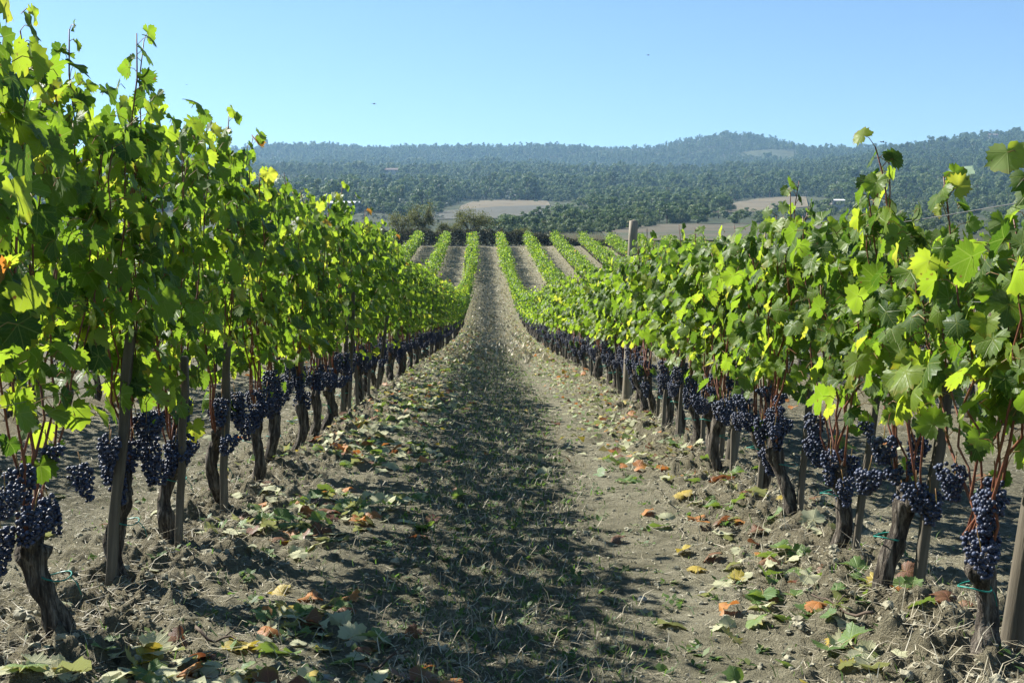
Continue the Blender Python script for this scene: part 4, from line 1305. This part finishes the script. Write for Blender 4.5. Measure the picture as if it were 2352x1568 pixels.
for m_ in TREES + BUSHES[:1] + OLIVES[:1]:
    oi = ng.nodes.new("GeometryNodeObjectInfo"); oi.transform_space = 'ORIGINAL'
    oi.inputs["Object"].default_value = first[m_.name]; oi.inputs["As Instance"].default_value = True
    ng.links.new(oi.outputs["Geometry"], jn.inputs[0])
def named(n, t):
    a = ng.nodes.new("GeometryNodeInputNamedAttribute"); a.data_type = t; a.inputs["Name"].default_value = n
    return [s_ for s_ in a.outputs if s_.enabled and s_.name == "Attribute"][0]
cx = ng.nodes.new("ShaderNodeCombineXYZ"); ng.links.new(named("rot", 'FLOAT'), cx.inputs[2])
ng.links.new(gi.outputs[0], iop.inputs["Points"]); ng.links.new(jn.outputs[0], iop.inputs["Instance"])
iop.inputs["Pick Instance"].default_value = True
ng.links.new(named("pick", 'INT'), iop.inputs["Instance Index"])
ng.links.new(cx.outputs[0], iop.inputs["Rotation"]); ng.links.new(named("siz", 'FLOAT'), iop.inputs["Scale"])
ng.links.new(iop.outputs[0], go.inputs[0])
md = forest.modifiers.new("forest", 'NODES'); md.node_group = ng

# ------------------------------------------------------------------ hedge, open trees, posts at the top of the vineyard
hr = np.random.default_rng(71)
def litter(mb, P, r, s0, s1, mats=0, lo=0., hi=1.):
    n = len(P); N = norm(r.normal(0, 1, (n, 3))); T = norm(np.cross(N, r.normal(0, 1, (n, 3)))); U = np.cross(N, T)
    s_ = r.uniform(s0, s1, n)[:, None]
    V = np.stack([P - T * s_ * .5, P + U * s_ * .4, P + T * s_ * .6, P - U * s_ * .4], 1).reshape(-1, 3)
    mb.add(V, [np.arange(n * 4).reshape(n, 4)], mats, np.column_stack([np.zeros(n * 4)] * 2 + [np.repeat(r.uniform(lo, hi, n), 4)]))
hm = MB()
n = 26000
hx = hr.uniform(-16, 15, n)
top_ = np.interp(hx, [-16, -12, 2.6, 4.5, 8, 15], [2.1, 1.95, 1.75, 1.45, .95, .6]) * (1 + .16 * vnoise(hx * 1.1, hx * 0, 3) + .12 * vnoise(hx * 3.3, hx * 0, 4))
hz = top_ * hr.random(n) ** .75
hy = 144.6 + hr.normal(0, .55, n) * (1 - .3 * hz / 2)
litter(hm, np.stack([hx, hy, base_h(hx, hy) + hz], 1), hr, .09, .24)
for _ in range(240):
    x0 = hr.uniform(-15, 14); z0 = float(base_h(x0, 144.6)); h_ = np.interp(x0, [-16, 2.6, 8, 15], [2.2, 1.9, 1.1, .7]) * hr.uniform(.6, 1.15)
    e_ = hr.normal(0, .5)
    tube(hm, [(x0, 144.6, z0), (x0 + e_ * .3, 144.4, z0 + h_ * .7), (x0 + e_, 144.2, z0 + h_)], [.014, .01, .004], 4, 1)
tag(hm.build("hedge", [M_BRAMBLE, M_TWIG], smooth=False), "dark bramble hedge closing the top end of the vine rows", "hedge")
dg = MB()
n = 2600
gx = hr.uniform(4.5, 15.5, n); gy = 146 + hr.uniform(-.6, 2.5, n); gz = base_h(gx, gy)
h_ = hr.uniform(.7, 1.6, n) * (.6 + .5 * (vnoise(gx * .9, gx * 0, 8) > -.1))
ln = hr.normal(0, .2, (n, 2)); w = .022
V = np.stack([np.stack([gx - w, gy, gz], 1), np.stack([gx + w, gy, gz], 1), np.stack([gx + ln[:, 0] + .006, gy + ln[:, 1], gz + h_], 1)], 1).reshape(-1, 3)
dg.add(V, [np.arange(n * 3).reshape(n, 3)], 0, np.column_stack([np.zeros(n * 3)] * 2 + [np.repeat(hr.uniform(.1, .8, n), 3)]))
tag(dg.build("tall_grass", [M_STRAW], smooth=False), "tall tan dry grass behind the row ends right of the hedge", "grass", kind="stuff")

def open_tree(px, base_py, top_py, wpx, D, label, seed, dens=1.0):
    r = np.random.default_rng(seed)
    x = (px - VPX) / F * D; z = float(base_h(x, D)); H = (HY - top_py) / F * D + CAMH - z; W = wpx / F * D / 2
    root = empty("orchard_tree", (x, D, z))
    tk = MB(); tips = []
    th = H * .30
    tube(tk, [(0, 0, -.2), (.05, 0, th * .5), (-.03, 0, th)], [.15, .12, .11], 9, 0)
    for k in range(9):
        a = k * 2.4 + r.uniform(-.3, .3); rr = W * r.uniform(.45, .9); zz = H * r.uniform(.55, .93)
        e_ = np.array([rr * math.cos(a), rr * math.sin(a), zz])
        mid = np.array([rr * .5 * math.cos(a + .3), rr * .5 * math.sin(a + .3), th + (zz - th) * .45])
        tube(tk, [(-.03, 0, th - .06), mid, e_], [.085, .055, .02], 6, 0)
        for j in range(4):
            q = mid + (e_ - mid) * r.uniform(.2, 1); t_ = q + r.normal(0, 1, 3) * [W * .25, W * .25, H * .09]
            tube(tk, [q, (q + t_) / 2 + r.normal(0, .05, 3), t_], [.025, .016, .008], 4, 0); tips += [t_, (q + t_) / 2, q]
    tag(tk.build("trunk", [M_TWIG], root))
    cr = MB()
    n = int(5200 * dens)
    c = np.array(tips)[r.integers(len(tips), size=n)]
    litter(cr, c + r.normal(0, 1, (n, 3)) * [W * .15, W * .15, H * .06], r, .08, .17)
    cr.build("crown", [M_ALM], root, False)
    tag(root, label, "tree", "open trees behind the hedge")
open_tree(1082, 552, 466, 88, 149, "open-crowned tree with forked bare trunk behind the hedge, nearest the aisle", 1)
open_tree(969, 552, 468, 62, 149, "small open tree with a slender clear trunk, left of the aisle's end", 2, .75)
open_tree(922, 552, 482, 70, 150, "thin twiggy tree at the left end of the hedge", 3, .55)
open_tree(1030, 550, 512, 60, 150, "low leafy thicket between the two open trees behind the hedge", 4, .6)
open_tree(1195, 550, 522, 40, 149, "low twiggy shrub on the hedge top right of the far aisle", 6, .35)

FP = post_mb(1.6, .05, 8).mesh("fence_post", [M_TWIG])
for px, dist, h_, lb in ((1220, 147.5, 1.55, "dark thin fence post above the hedge between two rows"), (1486, 150, 1.75, "thin dark fence post left of the tall round post, beyond the rows"), (1498, 152, 1.3, "short fence post close beside a taller thin one beyond the rows"), (1690, 152, 1.9, "thin fence post standing in the brown field beyond the rows"), (1062, 147, 1.2, "little post in the hedge beside the open tree"), (1845, 156, 1.7, "far fence post just over the leaves right of the brown field's middle"), (1418, 149, 1.2, "short dark fence post in the tall dry grass")):
    xx = (px - VPX) / F * dist
    o = bpy.data.objects.new("fence_post", FP); COL.objects.link(o)
    o.location = (xx, dist, float(base_h(xx, dist))); o.scale = (1, 1, h_ / 1.6 * 1.25)
    tag(o, lb, "post", "fence posts beyond the rows")

# ------------------------------------------------------------------ tower, house, barn, shed, birds
def box(mb, x0, x1, y0, y1, z0, z1, m=0):
    V = [(x0, y0, z0), (x1, y0, z0), (x1, y1, z0), (x0, y1, z0), (x0, y0, z1), (x1, y0, z1), (x1, y1, z1), (x0, y1, z1)]
    mb.add(V, [[[0, 3, 2, 1], [4, 5, 6, 7], [0, 1, 5, 4], [1, 2, 6, 5], [2, 3, 7, 6], [3, 0, 4, 7]]], m)
def far_root(name, px, d, dz=0.0):
    x = (px - VPX) / F * d
    return empty(name, (x, d, float(far_h(np.array([x]), np.array([d]))[0]) + dz))
t = far_root("tower", 613, 2560)
mb = MB(); box(mb, -6.6, 6.6, -6.5, 6.5, -4, 22.0)
mb.build("wall", [M_TOWER], t, False)
mb = MB()
for a, b, h_ in ((-6.7, -4.2, 1.2), (-3.4, -.6, .7), (.4, 3.0, 1.1), (4.0, 6.7, .6)): box(mb, a, b, -6.6, 6.6, 22.002, 22.0 + h_)
mb.build("parapet", [M_TOWER], t, False)
mb = MB(); box(mb, -.6, .6, -6.56, -6.3, 16, 18.5); mb.build("window", [M_DARK], t, False)
tag(t, "square ruined stone tower on the skyline of the left ridge", "tower")
def house(name, px, d, w, dep, h_, rf, roofm, label, cat, dz=0, flat_=False):
    t = far_root(name, px, d, dz)
    mb = MB(); box(mb, -w / 2, w / 2, -dep / 2, dep / 2, -4, h_); mb.build("wall", [M_RENDER], t, False)
    mb = MB()
    V = [(-w / 2 - .4, -dep / 2 - .5, h_ - .05), (w / 2 + .4, -dep / 2 - .5, h_ - .05), (w / 2 + .4, dep / 2 + .5, h_ - .05), (-w / 2 - .4, dep / 2 + .5, h_ - .05), (-w / 2 - .4, 0, h_ + rf), (w / 2 + .4, 0, h_ + rf)]
    mb.add(V, [[[0, 1, 5, 4], [2, 3, 4, 5], [0, 3, 2, 1]], [[1, 2, 5], [3, 0, 4]]])
    mb.build("roof", [roofm], t, False)
    for k in range(max(2, int(w / 4))):
        mb = MB(); xx = -w / 2 + (k + .5) * w / max(2, int(w / 4))
        box(mb, xx - .6, xx + .6, -dep / 2 - .06, -dep / 2 + .2, h_ - 2.2, h_ - .7); mb.build("window", [M_DARK], t, False)
    tag(t, label, cat)
house("farmhouse", 902, 1390, 15, 8, 9.5, 2.2, M_ROOFT, "pale farmhouse half hidden in the forest below the left ridge", "house")
house("barn", 792, 650, 17, 9, 4.0, 1.1, M_ROOFW, "long low barn with white roof at the forest foot on the left", "barn", 1.0)
house("shed", 1922, 690, 7, 5, 3.0, .8, M_ROOFW, "small pale shed beside the big dark trees on the right", "shed", 2.0)
house("villa", 2278, 2010, 14, 9, 11, 2, M_ROOFT, "tiny house among trees on the right ridge", "house")
for px, py, d, s_, lb in ((863, 244, 60, .16, "tiny dark bird in the sky above the left ridge"), (1486, 133, 70, .14, "tiny dark bird high in the sky right of centre"), (440, 202, 80, .1, "speck of a bird in the sky above the left vines"), (2023, 328, 160, .55, "gull-like bird gliding just over the right ridge")):
    x = (px - VPX) / F * d; z = CAMH + (HY - py) / F * d
    b = empty("bird", (x, d, z), .6)
    bm_ = MB(); V, Fc = ICO2; bm_.add(V * [.12 * s_, .42 * s_, .10 * s_], [Fc]); bm_.add(V * [.07 * s_] * 3 + [0, -.42 * s_, .04 * s_], [Fc]); bm_.build("body", [M_BIRD], b)
    for sx in (-1, 1):
        w = MB(); P = np.array([[.05, -.15, 0], [.05, .2, 0], [.5, .18, .16], [.5, -.12, .17], [1.05, .25, .06], [1.0, .1, .07]]) * s_ * [sx, 1, 1]
        P = np.concatenate([P, P - [0, 0, .02 * s_]])
        w.add(P, [[[0, 1, 2, 3], [3, 2, 4, 5], [6, 9, 8, 7], [9, 11, 10, 8], [0, 3, 9, 6], [3, 5, 11, 9], [1, 7, 8, 2], [2, 8, 10, 4], [4, 10, 11, 5]]]); w.build("wing", [M_BIRD], b, False)
    tag(b, lb, "bird")

# ------------------------------------------------------------------ haze
hb = MB(); box(hb, -5400, 5400, -100, 5400, -30, 420)
zmin = GZ.min(); zmax = GZ.max()
hb = MB(); box(hb, -5600, 5600, -120, 5600, float(zmin) - 1.0, float(zmax) + 22.0)
ho = hb.build("haze", [], None, False)
hmtl = bpy.data.materials.new("haze_air"); hmtl.use_nodes = True
hn = hmtl.node_tree
hn.nodes.remove(hn.nodes["Principled BSDF"])
pv = hn.nodes.new("ShaderNodeVolumePrincipled")
pv.inputs["Color"].default_value = (0.40, 0.70, 1.0, 1)
pv.inputs["Density"].default_value = 0.00013
pv.inputs["Anisotropy"].default_value = 0.2
hn.links.new(pv.outputs[0], hn.nodes["Material Output"].inputs["Volume"])
ho.data.materials.append(hmtl)
tag(ho, kind="stuff", label="pale blue haze softening the far hills", cat="haze")
print("ground z range", zmin, zmax, "objects", len(bpy.data.objects))
